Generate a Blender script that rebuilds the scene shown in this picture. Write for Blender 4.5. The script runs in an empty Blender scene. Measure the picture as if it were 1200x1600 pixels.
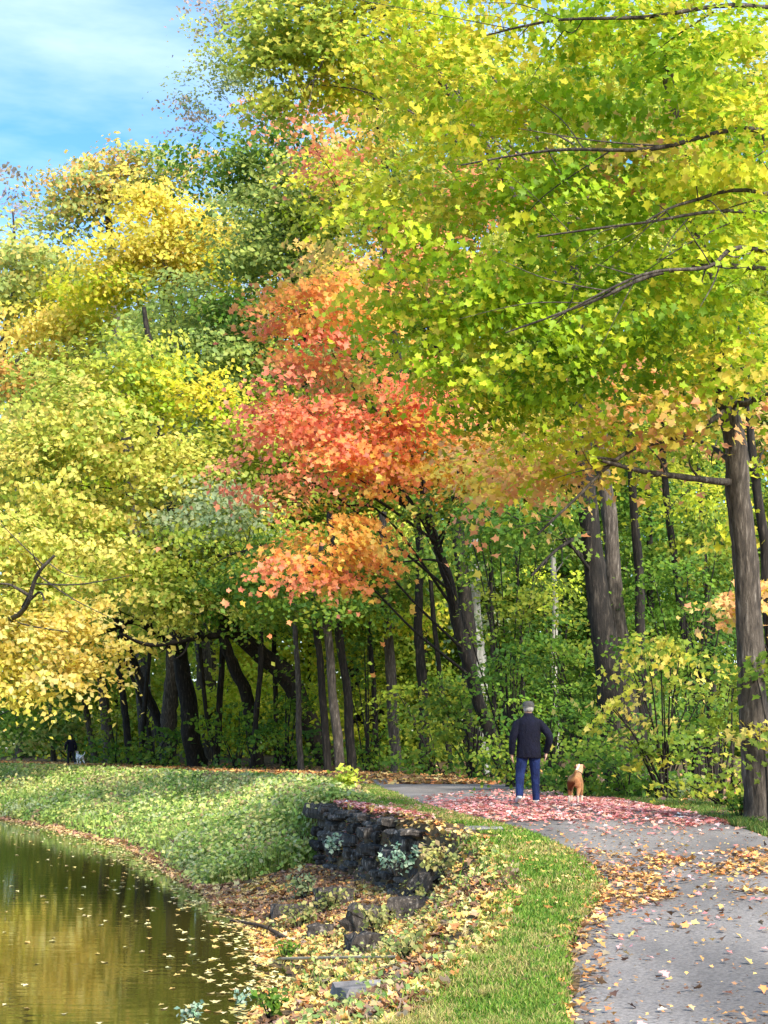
import bpy, bmesh, math
import numpy as np
from mathutils import Vector
R = math.radians
scene = bpy.context.scene
COL = scene.collection

# ------------------------------------------------------------------ camera, world, sun, exposure
F, HX, HY, CZ = 2400.0, 600.0, 1167.0, 1.5          # focal length and horizon, in pixels of the 1200 x 1600 photo
cam = bpy.data.cameras.new('camera')
cam_ob = bpy.data.objects.new('camera', cam)
COL.objects.link(cam_ob)
cam_ob.location = (0, 0, CZ)
cam_ob.rotation_euler = (R(90), 0, 0)
cam.sensor_fit = 'VERTICAL'
cam.sensor_height = 36.0
cam.sensor_width = 27.0
cam.lens = F / 1600.0 * 36.0
cam.shift_y = (HY - 800.0) / 1600.0
cam.clip_start = 0.1
cam.clip_end = 3000
scene.camera = cam_ob

SUN_AZ, SUN_EL = R(148), R(38)                        # clockwise from +Y: behind the camera, to the right
world = bpy.data.worlds.new('World')
scene.world = world
world.use_nodes = True
wn, wl = world.node_tree.nodes, world.node_tree.links
wn.clear()
w_out = wn.new('ShaderNodeOutputWorld')
w_bg = wn.new('ShaderNodeBackground')
sky = wn.new('ShaderNodeTexSky')
sky.sky_type = 'NISHITA'
sky.sun_disc = False
sky.sun_elevation = SUN_EL
sky.sun_rotation = SUN_AZ
sky.ozone_density = 1.6
sky.air_density = 1.0
tc = wn.new('ShaderNodeTexCoord')
mp = wn.new('ShaderNodeMapping')
mp.inputs['Scale'].default_value = (2.2, 2.2, 9.0)
mp.inputs['Rotation'].default_value = (0.1, 0.25, 0.0)
nz = wn.new('ShaderNodeTexNoise')
nz.inputs['Scale'].default_value = 1.7
nz.inputs['Detail'].default_value = 6
nz.inputs['Roughness'].default_value = 0.55
cr = wn.new('ShaderNodeValToRGB')
cr.color_ramp.elements[0].position = 0.42
cr.color_ramp.elements[0].color = (0, 0, 0, 1)
cr.color_ramp.elements[1].position = 0.78
cr.color_ramp.elements[1].color = (0.9, 0.9, 0.9, 1)
mx = wn.new('ShaderNodeMixRGB')
mx.inputs['Color2'].default_value = (2.3, 2.8, 3.5, 1)
wl.new(tc.outputs['Generated'], mp.inputs['Vector'])
wl.new(mp.outputs['Vector'], nz.inputs['Vector'])
wl.new(nz.outputs['Fac'], cr.inputs['Fac'])
wl.new(cr.outputs['Color'], mx.inputs['Fac'])
hs = wn.new('ShaderNodeHueSaturation')
hs.inputs['Saturation'].default_value = 1.32
hs.inputs['Value'].default_value = 0.68
wl.new(sky.outputs['Color'], hs.inputs['Color'])
wl.new(hs.outputs['Color'], mx.inputs['Color1'])
wl.new(mx.outputs['Color'], w_bg.inputs['Color'])
w_bg.inputs['Strength'].default_value = 0.15
wl.new(w_bg.outputs['Background'], w_out.inputs['Surface'])

sun = bpy.data.lights.new('sun', 'SUN')
sun.energy = 2.6
sun.angle = R(16)
sun.color = (1.0, 0.93, 0.82)
sun_ob = bpy.data.objects.new('sun', sun)
COL.objects.link(sun_ob)
sd = Vector((math.sin(SUN_AZ) * math.cos(SUN_EL), math.cos(SUN_AZ) * math.cos(SUN_EL), math.sin(SUN_EL)))
sun_ob.rotation_euler = sd.to_track_quat('Z', 'Y').to_euler()
sun_ob.location = (30, -30, 40)

scene.view_settings.view_transform = 'Standard'
scene.view_settings.look = 'None'
scene.view_settings.exposure = 1.72
scene.view_settings.gamma = 1.0
scene.render.engine = 'CYCLES'
scene.cycles.max_bounces = 7
scene.cycles.diffuse_bounces = 4
scene.cycles.glossy_bounces = 2
scene.cycles.transmission_bounces = 3
scene.cycles.caustics_reflective = False
scene.cycles.caustics_refractive = False


# ------------------------------------------------------------------ helpers
def lin(r, g, b):
    f = lambda c: (c / 255) / 12.92 if c / 255 <= 0.04045 else ((c / 255 + 0.055) / 1.055) ** 2.4
    return (f(r), f(g), f(b))

def pal(*cols):
    return np.array([lin(*c) for c in cols])

def palb(k, *cols):
    """leaf pigments, k = how much paler"""
    return np.array([lin(*[v + (255 - v) * k * .5 for v in c]) for c in cols]) * (1 + k)

def at(px, py, d):
    return np.array([(px - HX) * d / F, d, CZ + (HY - py) * d / F])

def S(t):
    t = np.clip(t, 0, 1)
    return t * t * (3 - 2 * t)

def vnoise(x, y, seed=0):
    """smooth value noise on arrays, 0..1"""
    x = np.asarray(x, float); y = np.asarray(y, float)
    xi = np.floor(x).astype(np.int64); yi = np.floor(y).astype(np.int64)
    fx = x - xi; fy = y - yi
    fx = fx * fx * (3 - 2 * fx); fy = fy * fy * (3 - 2 * fy)
    def h(a, b):
        n = (a * 374761393 + b * 668265263 + seed * 974634771) & 0x7fffffff
        n = ((n ^ (n >> 13)) * 1274126177) & 0x7fffffff
        return ((n ^ (n >> 16)) & 0xffff) / 65535.0
    return (h(xi, yi) * (1 - fx) + h(xi + 1, yi) * fx) * (1 - fy) + (h(xi, yi + 1) * (1 - fx) + h(xi + 1, yi + 1) * fx) * fy

def fbm(x, y, seed=0):
    return 0.5 * vnoise(x, y, seed) + 0.3 * vnoise(x * 2.1, y * 2.1, seed + 1) + 0.2 * vnoise(x * 4.3, y * 4.3, seed + 2)

def link(name, me, mats, parent=None):
    o = bpy.data.objects.new(name, me)
    COL.objects.link(o)
    for m in (mats if isinstance(mats, (list, tuple)) else [mats]):
        if m.name not in [x.name for x in me.materials if x]:
            me.materials.append(m)
    if parent is not None:
        o.parent = parent
        o.matrix_parent_inverse.identity()
    return o

def mesh_np(name, V, Fc, nper, cols=None, smooth=False):
    """V (n,3); Fc flat indices; nper verts per face (int); cols (n,3) pigment per vertex"""
    V = np.asarray(V, np.float32).reshape(-1, 3)
    Fc = np.asarray(Fc, np.int32).ravel()
    me = bpy.data.meshes.new(name)
    me.vertices.add(len(V))
    me.vertices.foreach_set('co', V.ravel())
    nf = len(Fc) // nper
    me.loops.add(len(Fc))
    me.loops.foreach_set('vertex_index', Fc)
    me.polygons.add(nf)
    me.polygons.foreach_set('loop_start', np.arange(nf, dtype=np.int32) * nper)
    if smooth:
        me.polygons.foreach_set('use_smooth', np.ones(nf, bool))
    if cols is not None:
        a = me.attributes.new('pigment', 'FLOAT_COLOR', 'POINT')
        c4 = np.ones((len(V), 4), np.float32)
        c4[:, :3] = cols
        a.data.foreach_set('color', c4.ravel())
    me.update(calc_edges=True)
    me.validate()
    return me

def tag(o, label=None, cat=None, group=None, kind=None):
    if label: o['label'] = label
    if cat: o['category'] = cat
    if group: o['group'] = group
    if kind: o['kind'] = kind
    return o

def empty(name, loc):
    o = bpy.data.objects.new(name, None)
    o.empty_display_size = 0.3
    o.location = loc
    COL.objects.link(o)
    return o


# ------------------------------------------------------------------ materials
def mat_new(name):
    m = bpy.data.materials.new(name)
    m.use_nodes = True
    n, l = m.node_tree.nodes, m.node_tree.links
    b = n['Principled BSDF']
    return m, n, l, b

def mat_leaf(name, transl=0.5, rough=0.5, spec=0.25):
    m, n, l, b = mat_new(name)
    at_ = n.new('ShaderNodeAttribute'); at_.attribute_name = 'pigment'
    b.inputs['Roughness'].default_value = rough
    b.inputs['Specular IOR Level'].default_value = spec
    l.new(at_.outputs['Color'], b.inputs['Base Color'])
    tr = n.new('ShaderNodeBsdfTranslucent')
    l.new(at_.outputs['Color'], tr.inputs['Color'])
    mxs = n.new('ShaderNodeMixShader'); mxs.inputs[0].default_value = transl
    l.new(b.outputs[0], mxs.inputs[1]); l.new(tr.outputs[0], mxs.inputs[2])
    l.new(mxs.outputs[0], n['Material Output'].inputs['Surface'])
    return m

def mat_noise(name, c1, c2, scale=5, rough=0.85, stretch=(1, 1, 1), bump=0.3, c3=None, detail=8, spec=0.3, dist=0.02):
    m, n, l, b = mat_new(name)
    t = n.new('ShaderNodeTexCoord'); mpn = n.new('ShaderNodeMapping')
    mpn.inputs['Scale'].default_value = stretch
    no = n.new('ShaderNodeTexNoise'); no.inputs['Scale'].default_value = scale; no.inputs['Detail'].default_value = detail
    no.inputs['Roughness'].default_value = 0.65
    r = n.new('ShaderNodeValToRGB')
    r.color_ramp.elements[0].position = 0.33; r.color_ramp.elements[0].color = (*c1, 1)
    r.color_ramp.elements[1].position = 0.68; r.color_ramp.elements[1].color = (*c2, 1)
    if c3 is not None:
        e = r.color_ramp.elements.new(0.55); e.color = (*c3, 1)
    l.new(t.outputs['Object'], mpn.inputs['Vector']); l.new(mpn.outputs[0], no.inputs['Vector'])
    l.new(no.outputs['Fac'], r.inputs['Fac']); l.new(r.outputs['Color'], b.inputs['Base Color'])
    bp = n.new('ShaderNodeBump'); bp.inputs['Strength'].default_value = bump; bp.inputs['Distance'].default_value = dist
    l.new(no.outputs['Fac'], bp.inputs['Height']); l.new(bp.outputs[0], b.inputs['Normal'])
    b.inputs['Roughness'].default_value = rough
    b.inputs['Specular IOR Level'].default_value = spec
    return m

def mat_pigment(name, rough=0.8, fur=0.0):
    m, n, l, b = mat_new(name)
    a = n.new('ShaderNodeAttribute'); a.attribute_name = 'pigment'
    no = n.new('ShaderNodeTexNoise'); no.inputs['Scale'].default_value = 45
    t = n.new('ShaderNodeTexCoord'); l.new(t.outputs['Object'], no.inputs['Vector'])
    mr = n.new('ShaderNodeMapRange'); mr.inputs['To Min'].default_value = 0.75; mr.inputs['To Max'].default_value = 1.2
    l.new(no.outputs['Fac'], mr.inputs['Value'])
    mm = n.new('ShaderNodeMixRGB'); mm.blend_type = 'MULTIPLY'; mm.inputs['Fac'].default_value = 1
    l.new(a.outputs['Color'], mm.inputs['Color1']); l.new(mr.outputs[0], mm.inputs['Color2'])
    l.new(mm.outputs[0], b.inputs['Base Color'])
    bp = n.new('ShaderNodeBump'); bp.inputs['Strength'].default_value = fur; bp.inputs['Distance'].default_value = 0.01
    l.new(no.outputs['Fac'], bp.inputs['Height']); l.new(bp.outputs[0], b.inputs['Normal'])
    b.inputs['Roughness'].default_value = rough
    b.inputs['Specular IOR Level'].default_value = 0.2
    return m

M_LEAF = mat_leaf('leaf_autumn')
M_LEAF_DRY = mat_leaf('leaf_fallen', transl=0.12, rough=0.6)
M_GRASS = mat_leaf('grass_blades', transl=0.3, rough=0.55)
BARK = mat_noise('bark_grey', lin(42, 38, 34), lin(126, 118, 108), 19, 0.9, (1, 1, 0.18), 1.0, lin(84, 76, 68), dist=0.04)
BARK_D = mat_noise('bark_dark', lin(22, 20, 18), lin(78, 71, 63), 15, 0.9, (1, 1, 0.18), 1.0, lin(40, 36, 32), dist=0.04)
BARK_P = mat_noise('bark_pale', lin(120, 118, 108), lin(205, 202, 192), 6, 0.9, (1, 1, 0.3), 0.5, lin(160, 158, 148))
M_SOIL = mat_noise('forest_floor', lin(58, 46, 32), lin(134, 106, 70), 2.6, 0.95, (1, 1, 1), 0.6, lin(92, 76, 50), dist=0.04)
M_STONE = mat_noise('slate_stone', lin(36, 33, 31), lin(146, 137, 126), 9, 0.9, (2.2, 2.2, .8), 0.9, lin(72, 66, 60), dist=0.04)
def island_tone(m, lo=.55, hi=1.7):
    n, l = m.node_tree.nodes, m.node_tree.links
    b = n['Principled BSDF']; src = b.inputs['Base Color'].links[0].from_socket
    g = n.new('ShaderNodeNewGeometry'); mr = n.new('ShaderNodeMapRange')
    mr.inputs['To Min'].default_value = lo; mr.inputs['To Max'].default_value = hi
    mm = n.new('ShaderNodeMixRGB'); mm.blend_type = 'MULTIPLY'; mm.inputs['Fac'].default_value = 1
    l.new(g.outputs['Random Per Island'], mr.inputs['Value'])
    l.new(src, mm.inputs['Color1']); l.new(mr.outputs[0], mm.inputs['Color2']); l.new(mm.outputs[0], b.inputs['Base Color'])
island_tone(M_STONE)
M_WOOD = mat_noise('dead_wood', lin(45, 36, 28), lin(122, 104, 82), 8, 0.9, (1, 1, 1), 0.6, lin(80, 66, 52))

def mat_path():
    m, n, l, b = mat_new('gravel_path')
    t = n.new('ShaderNodeTexCoord')
    n1 = n.new('ShaderNodeTexNoise'); n1.inputs['Scale'].default_value = 38; n1.inputs['Detail'].default_value = 6; n1.inputs['Roughness'].default_value = 0.7
    n2 = n.new('ShaderNodeTexNoise'); n2.inputs['Scale'].default_value = 1.1; n2.inputs['Detail'].default_value = 5
    mp2 = n.new('ShaderNodeMapping'); mp2.inputs['Scale'].default_value = (1.0, 0.35, 1)
    l.new(t.outputs['Object'], n1.inputs['Vector']); l.new(t.outputs['Object'], mp2.inputs['Vector']); l.new(mp2.outputs[0], n2.inputs['Vector'])
    r1 = n.new('ShaderNodeValToRGB')
    r1.color_ramp.elements[0].position = 0.3; r1.color_ramp.elements[0].color = (*lin(84, 80, 76), 1)
    r1.color_ramp.elements[1].position = 0.7; r1.color_ramp.elements[1].color = (*lin(150, 144, 138), 1)
    r2 = n.new('ShaderNodeValToRGB')
    r2.color_ramp.elements[0].position = 0.35; r2.color_ramp.elements[0].color = (0.60, 0.60, 0.61, 1)
    r2.color_ramp.elements[1].position = 0.65; r2.color_ramp.elements[1].color = (1.2, 1.19, 1.18, 1)
    mm = n.new('ShaderNodeMixRGB'); mm.blend_type = 'MULTIPLY'; mm.inputs['Fac'].default_value = 1
    l.new(n1.outputs['Fac'], r1.inputs['Fac']); l.new(n2.outputs['Fac'], r2.inputs['Fac'])
    l.new(r1.outputs[0], mm.inputs['Color1']); l.new(r2.outputs[0], mm.inputs['Color2'])
    l.new(mm.outputs[0], b.inputs['Base Color'])
    bp = n.new('ShaderNodeBump'); bp.inputs['Strength'].default_value = 0.6; bp.inputs['Distance'].default_value = 0.012
    l.new(n1.outputs['Fac'], bp.inputs['Height']); l.new(bp.outputs[0], b.inputs['Normal'])
    b.inputs['Roughness'].default_value = 0.92
    return m

def mat_water():
    m, n, l, b = mat_new('canal_water')
    b.inputs['Base Color'].default_value = (*lin(66, 62, 24), 1)
    b.inputs['Roughness'].default_value = 0.03
    b.inputs['IOR'].default_value = 1.38
    b.inputs['Specular IOR Level'].default_value = 0.5
    t = n.new('ShaderNodeTexCoord'); mpn = n.new('ShaderNodeMapping'); mpn.inputs['Scale'].default_value = (0.35, 2.4, 1)
    no = n.new('ShaderNodeTexNoise'); no.inputs['Scale'].default_value = 2.2; no.inputs['Detail'].default_value = 3
    l.new(t.outputs['Object'], mpn.inputs['Vector']); l.new(mpn.outputs[0], no.inputs['Vector'])
    bp = n.new('ShaderNodeBump'); bp.inputs['Strength'].default_value = 0.13; bp.inputs['Distance'].default_value = 0.012
    l.new(no.outputs['Fac'], bp.inputs['Height']); l.new(bp.outputs[0], b.inputs['Normal'])
    return m


# ------------------------------------------------------------------ terrain
EL = np.array([(-10, 0.2), (0, 0.45), (5, 0.7), (8.3, .93), (11.3, 1.34), (14.6, 2.07), (17, 2.13), (19.7, 1.8), (22.4, 1.12), (26.4, .55),
               (33, .14), (43, -.55), (54.5, -4.5), (68, -11.4), (89, -22), (130, -48), (200, -90), (400, -200)])
ER = np.array([(-10, 4.4), (10, 4.6), (15, 4.9), (20, 4.85), (31, 4.45), (41, 3.4), (48, 2.4), (54, 0.6), (61, -4.5), (75, -11.4), (97, -22),
               (140, -48), (215, -90), (430, -200)])
WE = np.array([(-10, -1.6), (10, -1.3), (13.9, -1.15), (15.3, -1.08), (20, -1.6), (25.8, -2.8), (39, -6.5), (51, -12), (70, -24), (100, -45), (200, -110), (400, -220)])
PE = np.array([(-10, -.6), (8, .05), (8.6, .14), (11.3, .75), (13.9, 1.16), (16.7, 1.32), (18.9, 1.05), (19.5, .9), (28, -1.05), (30, -1.1), (33, -1.15), (43, -1.7), (54, -5.6), (68, -12.5), (89, -23), (130, -49), (200, -91), (400, -201)])
KE = np.array([(-10, 1.3), (8, 1.5), (14, 1.8), (18.2, 0.9), (19.4, .25), (27.6, .25), (30, 2.2), (40, 4.2), (60, 7), (100, 12), (400, 15)])
ZW = -1.0
itp = lambda K, d: np.interp(d, K[:, 0], K[:, 1])
def zpath(d): return 0.5 * S((np.asarray(d, float) - 8) / 16)

def ground_z(X, d):
    X = np.asarray(X, float); d = np.asarray(d, float)
    zp = zpath(d); p = itp(PE, d); k = itp(KE, d); w = itp(WE, d); er = itp(ER, d); el = itp(EL, d)
    z = zp - (zp + 0.60) * S((p - X) / k)
    low = p - k
    z = z - 0.42 * S((low - X) / np.maximum(0.2, low - w)) - 0.7 * S((w - X) / 1.6)
    z = z + 1.9 * S((w - 26 - X) / 4)
    off = np.maximum(np.maximum(el - X, X - er), 0)
    amp = np.clip(off / 0.5, 0, 1)
    z = z + amp * 0.10 * (fbm(X * 1.3, d * 1.3, 3) - 0.5) + amp * 0.05 * (fbm(X * 5, d * 5, 7) - 0.5)
    z = z + 0.5 * S((X - er - 3) / 12)
    z = z - 0.035 * np.clip(-np.maximum(el - X, X - er) / 0.15, 0, 1)
    return z

def hit(px, py):
    """where a sight line through this photo pixel meets the terrain: measures the photo in metres"""
    ds = np.arange(5, 220, 0.05)
    X = (px - HX) * ds / F; Z = CZ + (HY - py) * ds / F
    g = np.maximum(ground_z(X, ds), ZW)
    i = np.argmax(Z <= g)
    return np.array([X[i], ds[i]])

def build_ground():
    dl = np.concatenate([np.arange(-10, 7, .5), np.arange(7, 32, .125), np.arange(32, 62, .35), np.arange(62, 120, 1.5), [125, 135, 150, 170, 200, 250, 320, 400, 600, 1000, 1600]])
    xl = np.concatenate([[-1200, -700, -400, -250, -180, -140], np.arange(-110, -26, 2.5), np.arange(-26, -6, .4), np.arange(-6, 6.6, .1), np.arange(6.6, 30, .7), [33, 38, 45, 60, 90, 140, 220, 400, 700, 1200]])
    X, D = np.meshgrid(xl, dl)
    Z = ground_z(X, D)
    V = np.stack([X, D, Z], -1).reshape(-1, 3)
    nx, nd = len(xl), len(dl)
    i = (np.arange(nd - 1)[:, None] * nx + np.arange(nx - 1)[None, :]).ravel()
    Fc = np.stack([i, i + 1, i + 1 + nx, i + nx], -1)
    o = link('ground', mesh_np('ground', V, Fc, 4, smooth=True), M_SOIL)
    tag(o, kind='structure')
    # the gravel towpath
    dl = np.concatenate([np.arange(-8, 60, .25), np.arange(60, 215, 2)])
    u = np.linspace(0, 1, 25)
    e1 = itp(EL, dl); e2 = itp(ER, dl)
    wob1 = 0.16 * (fbm(dl * 1.7, dl * 0, 11) - .5) * 2
    wob2 = 0.16 * (fbm(dl * 1.7, dl * 0 + 5, 12) - .5) * 2
    X = (e1 + wob1)[:, None] * (1 - u) + (e2 + wob2)[:, None] * u
    D = np.repeat(dl[:, None], len(u), 1)
    Z = ground_z(X, D) * 0 + zpath(D) + 0.03 * (1 - (2 * u - 1) ** 2) + 0.0
    Z[:, 0] -= 0.06; Z[:, -1] -= 0.06
    V = np.stack([X, D, Z], -1).reshape(-1, 3)
    nx, nd = len(u), len(dl)
    i = (np.arange(nd - 1)[:, None] * nx + np.arange(nx - 1)[None, :]).ravel()
    Fc = np.stack([i, i + 1, i + 1 + nx, i + nx], -1)
    o = link('path', mesh_np('path', V, Fc, 4, smooth=True), mat_path())
    tag(o, kind='structure')
    # the canal
    dl = np.concatenate([np.arange(-10, 60, 2.), np.arange(60, 400, 10)])
    V = []
    for d in dl:
        w = itp(WE, d)
        V += [(w - 31, d, ZW), (w + 1.2, d, ZW)]
    i = np.arange(len(dl) - 1) * 2
    Fc = np.stack([i, i + 1, i + 3, i + 2], -1)
    o = link('water', mesh_np('water', V, Fc, 4), mat_water())
    tag(o, kind='structure')

build_ground()


# ------------------------------------------------------------------ leaves
T_MAPLE_V = np.array([(0, .34, 0), (0, 0, .02), (-.30, .04, .09), (-.25, .24, .06), (-.56, .46, .14), (-.24, .58, .04), (0, 1.0, -.09), (.24, .58, .04), (.56, .46, .14), (.25, .24, .06), (.30, .04, .09)])
T_MAPLE_F = np.array([(0, i + 1, i) for i in range(1, 10)] + [(0, 1, 10)])
T_OVAL_V = np.array([(0, 0, 0), (-.36, .5, .09), (0, 1, -.05), (.36, .5, .09)])
T_OVAL_F = np.array([(0, 2, 1), (0, 3, 2)])

def leaf_mesh(name, P, N, size, cols, template='maple', rng=None, flatdir=None):
    """one folded leaf blade at every point P, facing N"""
    TV, TF = (T_MAPLE_V, T_MAPLE_F) if template == 'maple' else (T_OVAL_V, T_OVAL_F)
    n = len(P)
    N = N / np.maximum(1e-6, np.linalg.norm(N, axis=1, keepdims=True))
    a = rng.normal(size=(n, 3)) if flatdir is None else flatdir
    U = np.cross(N, a); U /= np.maximum(1e-6, np.linalg.norm(U, axis=1, keepdims=True))
    W = np.cross(N, U)
    sz = size * rng.uniform(0.65, 1.3, n)
    tv = TV - np.array([0, .45, 0])
    V = P[:, None, :] + sz[:, None, None] * (tv[None, :, 0:1] * U[:, None] + tv[None, :, 1:2] * W[:, None] + tv[None, :, 2:3] * N[:, None])
    k = len(TV)
    Fc = TF[None] + (np.arange(n) * k)[:, None, None]
    C = np.repeat(cols, k, 0)
    return mesh_np(name, V, Fc, 3, C)

def jitter(c, rng, hue=0.04, val=0.11):
    n = len(c)
    v = np.exp(rng.normal(0, val, n))[:, None]
    h = rng.normal(0, hue, (n, 3))
    return np.clip(c * v * (1 + h), 0.004, 0.9)

def clumps(pads, rng, dens, lsize, up=0.5):
    """leaf positions for a crown. pad = (px, py, d, rx, ry, palette[, density])"""
    PP, NN, CC, CL = [], [], [], []
    for pd in pads:
        px, py, d, rx, ry, pl = pd[:6]
        dm = pd[6] if len(pd) > 6 else 1.0
        c = at(px, py, d); ax = rx * d / F; az = ry * d / F; ay = min(ax, 3.5) * 0.8 + 0.4
        rc = lsize * 5.6
        ncl = max(3 if dm > .12 else 2, int(dens * dm * 7.8 * ax * az / (rc * rc)))
        v = rng.normal(size=(ncl, 3)); v /= np.linalg.norm(v, axis=1, keepdims=True)
        rr = rng.uniform(0.15, 1, ncl) ** 0.45
        wob = 0.82 + 0.36 * vnoise(v[:, 0] * 2.2 + 9, v[:, 2] * 2.2 + v[:, 1] + 4, int(px) % 97)
        C0 = c + v * (rr * wob)[:, None] * np.array([ax, ay, az])
        ccol = pl[rng.integers(0, len(pl), ncl)]
        nl = 68
        tilt = rng.normal(0, .28, (ncl, 2))
        q = rng.normal(size=(ncl, nl, 2)) * rc * np.array([.66, .44])
        yw = rng.uniform(0, 2 * np.pi, ncl)[:, None]
        q = np.stack([q[..., 0] * np.cos(yw) - q[..., 1] * np.sin(yw), q[..., 0] * np.sin(yw) + q[..., 1] * np.cos(yw)], -1)
        zz = q[..., 0] * tilt[:, None, 0] + q[..., 1] * tilt[:, None, 1] - 0.25 * (q ** 2).sum(-1) / rc + rng.normal(0, rc * 0.11, (ncl, nl))
        P = C0[:, None] + np.concatenate([q, zz[..., None]], -1)
        nrm = rng.normal(0, .34, (ncl, nl, 3)) + rng.normal(0, .34, (ncl, 1, 3)) + np.array([0, 0, up]) + 0.35 * v[:, None] + np.array([0.05, -0.38, 0.0])
        col = np.repeat(ccol[:, None], nl, 1)
        sw = rng.uniform(size=(ncl, nl)) < .22
        col[sw] = pl[rng.integers(0, len(pl), sw.sum())]
        PP.append(P.reshape(-1, 3)); NN.append(nrm.reshape(-1, 3)); CC.append(col.reshape(-1, 3)); CL.append(C0)
    return np.concatenate(PP), np.concatenate(NN), np.concatenate(CC), CL

def tube(P, Rr, sides=9, rng=None, rough=0.06):
    """tapered bark tube along the points; returns verts, quads"""
    P = np.asarray(P, float); Rr = np.asarray(Rr, float)
    # smooth the polyline
    t = np.linspace(0, len(P) - 1, max(4, (len(P) - 1) * 5 + 1))
    i = np.clip(t.astype(int), 0, len(P) - 2); f = (t - i)[:, None]
    p0 = P[np.clip(i - 1, 0, None)]; p1 = P[i]; p2 = P[i + 1]; p3 = P[np.clip(i + 2, None, len(P) - 1)]
    Q = 0.5 * (2 * p1 + (p2 - p0) * f + (2 * p0 - 5 * p1 + 4 * p2 - p3) * f ** 2 + (3 * p1 - p0 - 3 * p2 + p3) * f ** 3)
    rad = Rr[i] * (1 - f[:, 0]) + Rr[i + 1] * f[:, 0]
    T = np.gradient(Q, axis=0); T /= np.linalg.norm(T, axis=1, keepdims=True)
    ref = np.array([0, 1, 0.01]) if abs(T[0][1]) < 0.8 else np.array([1, 0, 0.01])
    A = np.cross(T, ref); A /= np.linalg.norm(A, axis=1, keepdims=True); B = np.cross(T, A)
    th = np.arange(sides) / sides * 2 * np.pi
    rr = rad[:, None] * np.ones(sides)
    if rng is not None:
        rr = rr * (1 + rough * rng.normal(size=rr.shape))
    V = Q[:, None] + rr[..., None] * (np.cos(th)[None, :, None] * A[:, None] + np.sin(th)[None, :, None] * B[:, None])
    n = len(Q)
    V = V.reshape(-1, 3)
    a = (np.arange(n - 1)[:, None] * sides + np.arange(sides)[None]).ravel()
    b = (np.arange(n - 1)[:, None] * sides + (np.arange(sides)[None] + 1) % sides).ravel()
    return V, np.stack([a, b, b + sides, a + sides], -1)

class Quads:
    def __init__(s): s.V, s.F, s.n = [], [], 0
    def add(s, VF):
        V, Fq = VF
        s.V.append(V); s.F.append(Fq + s.n); s.n += len(V)
    def mesh(s, name): return mesh_np(name, np.concatenate(s.V), np.concatenate(s.F), 4, smooth=True)

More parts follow.
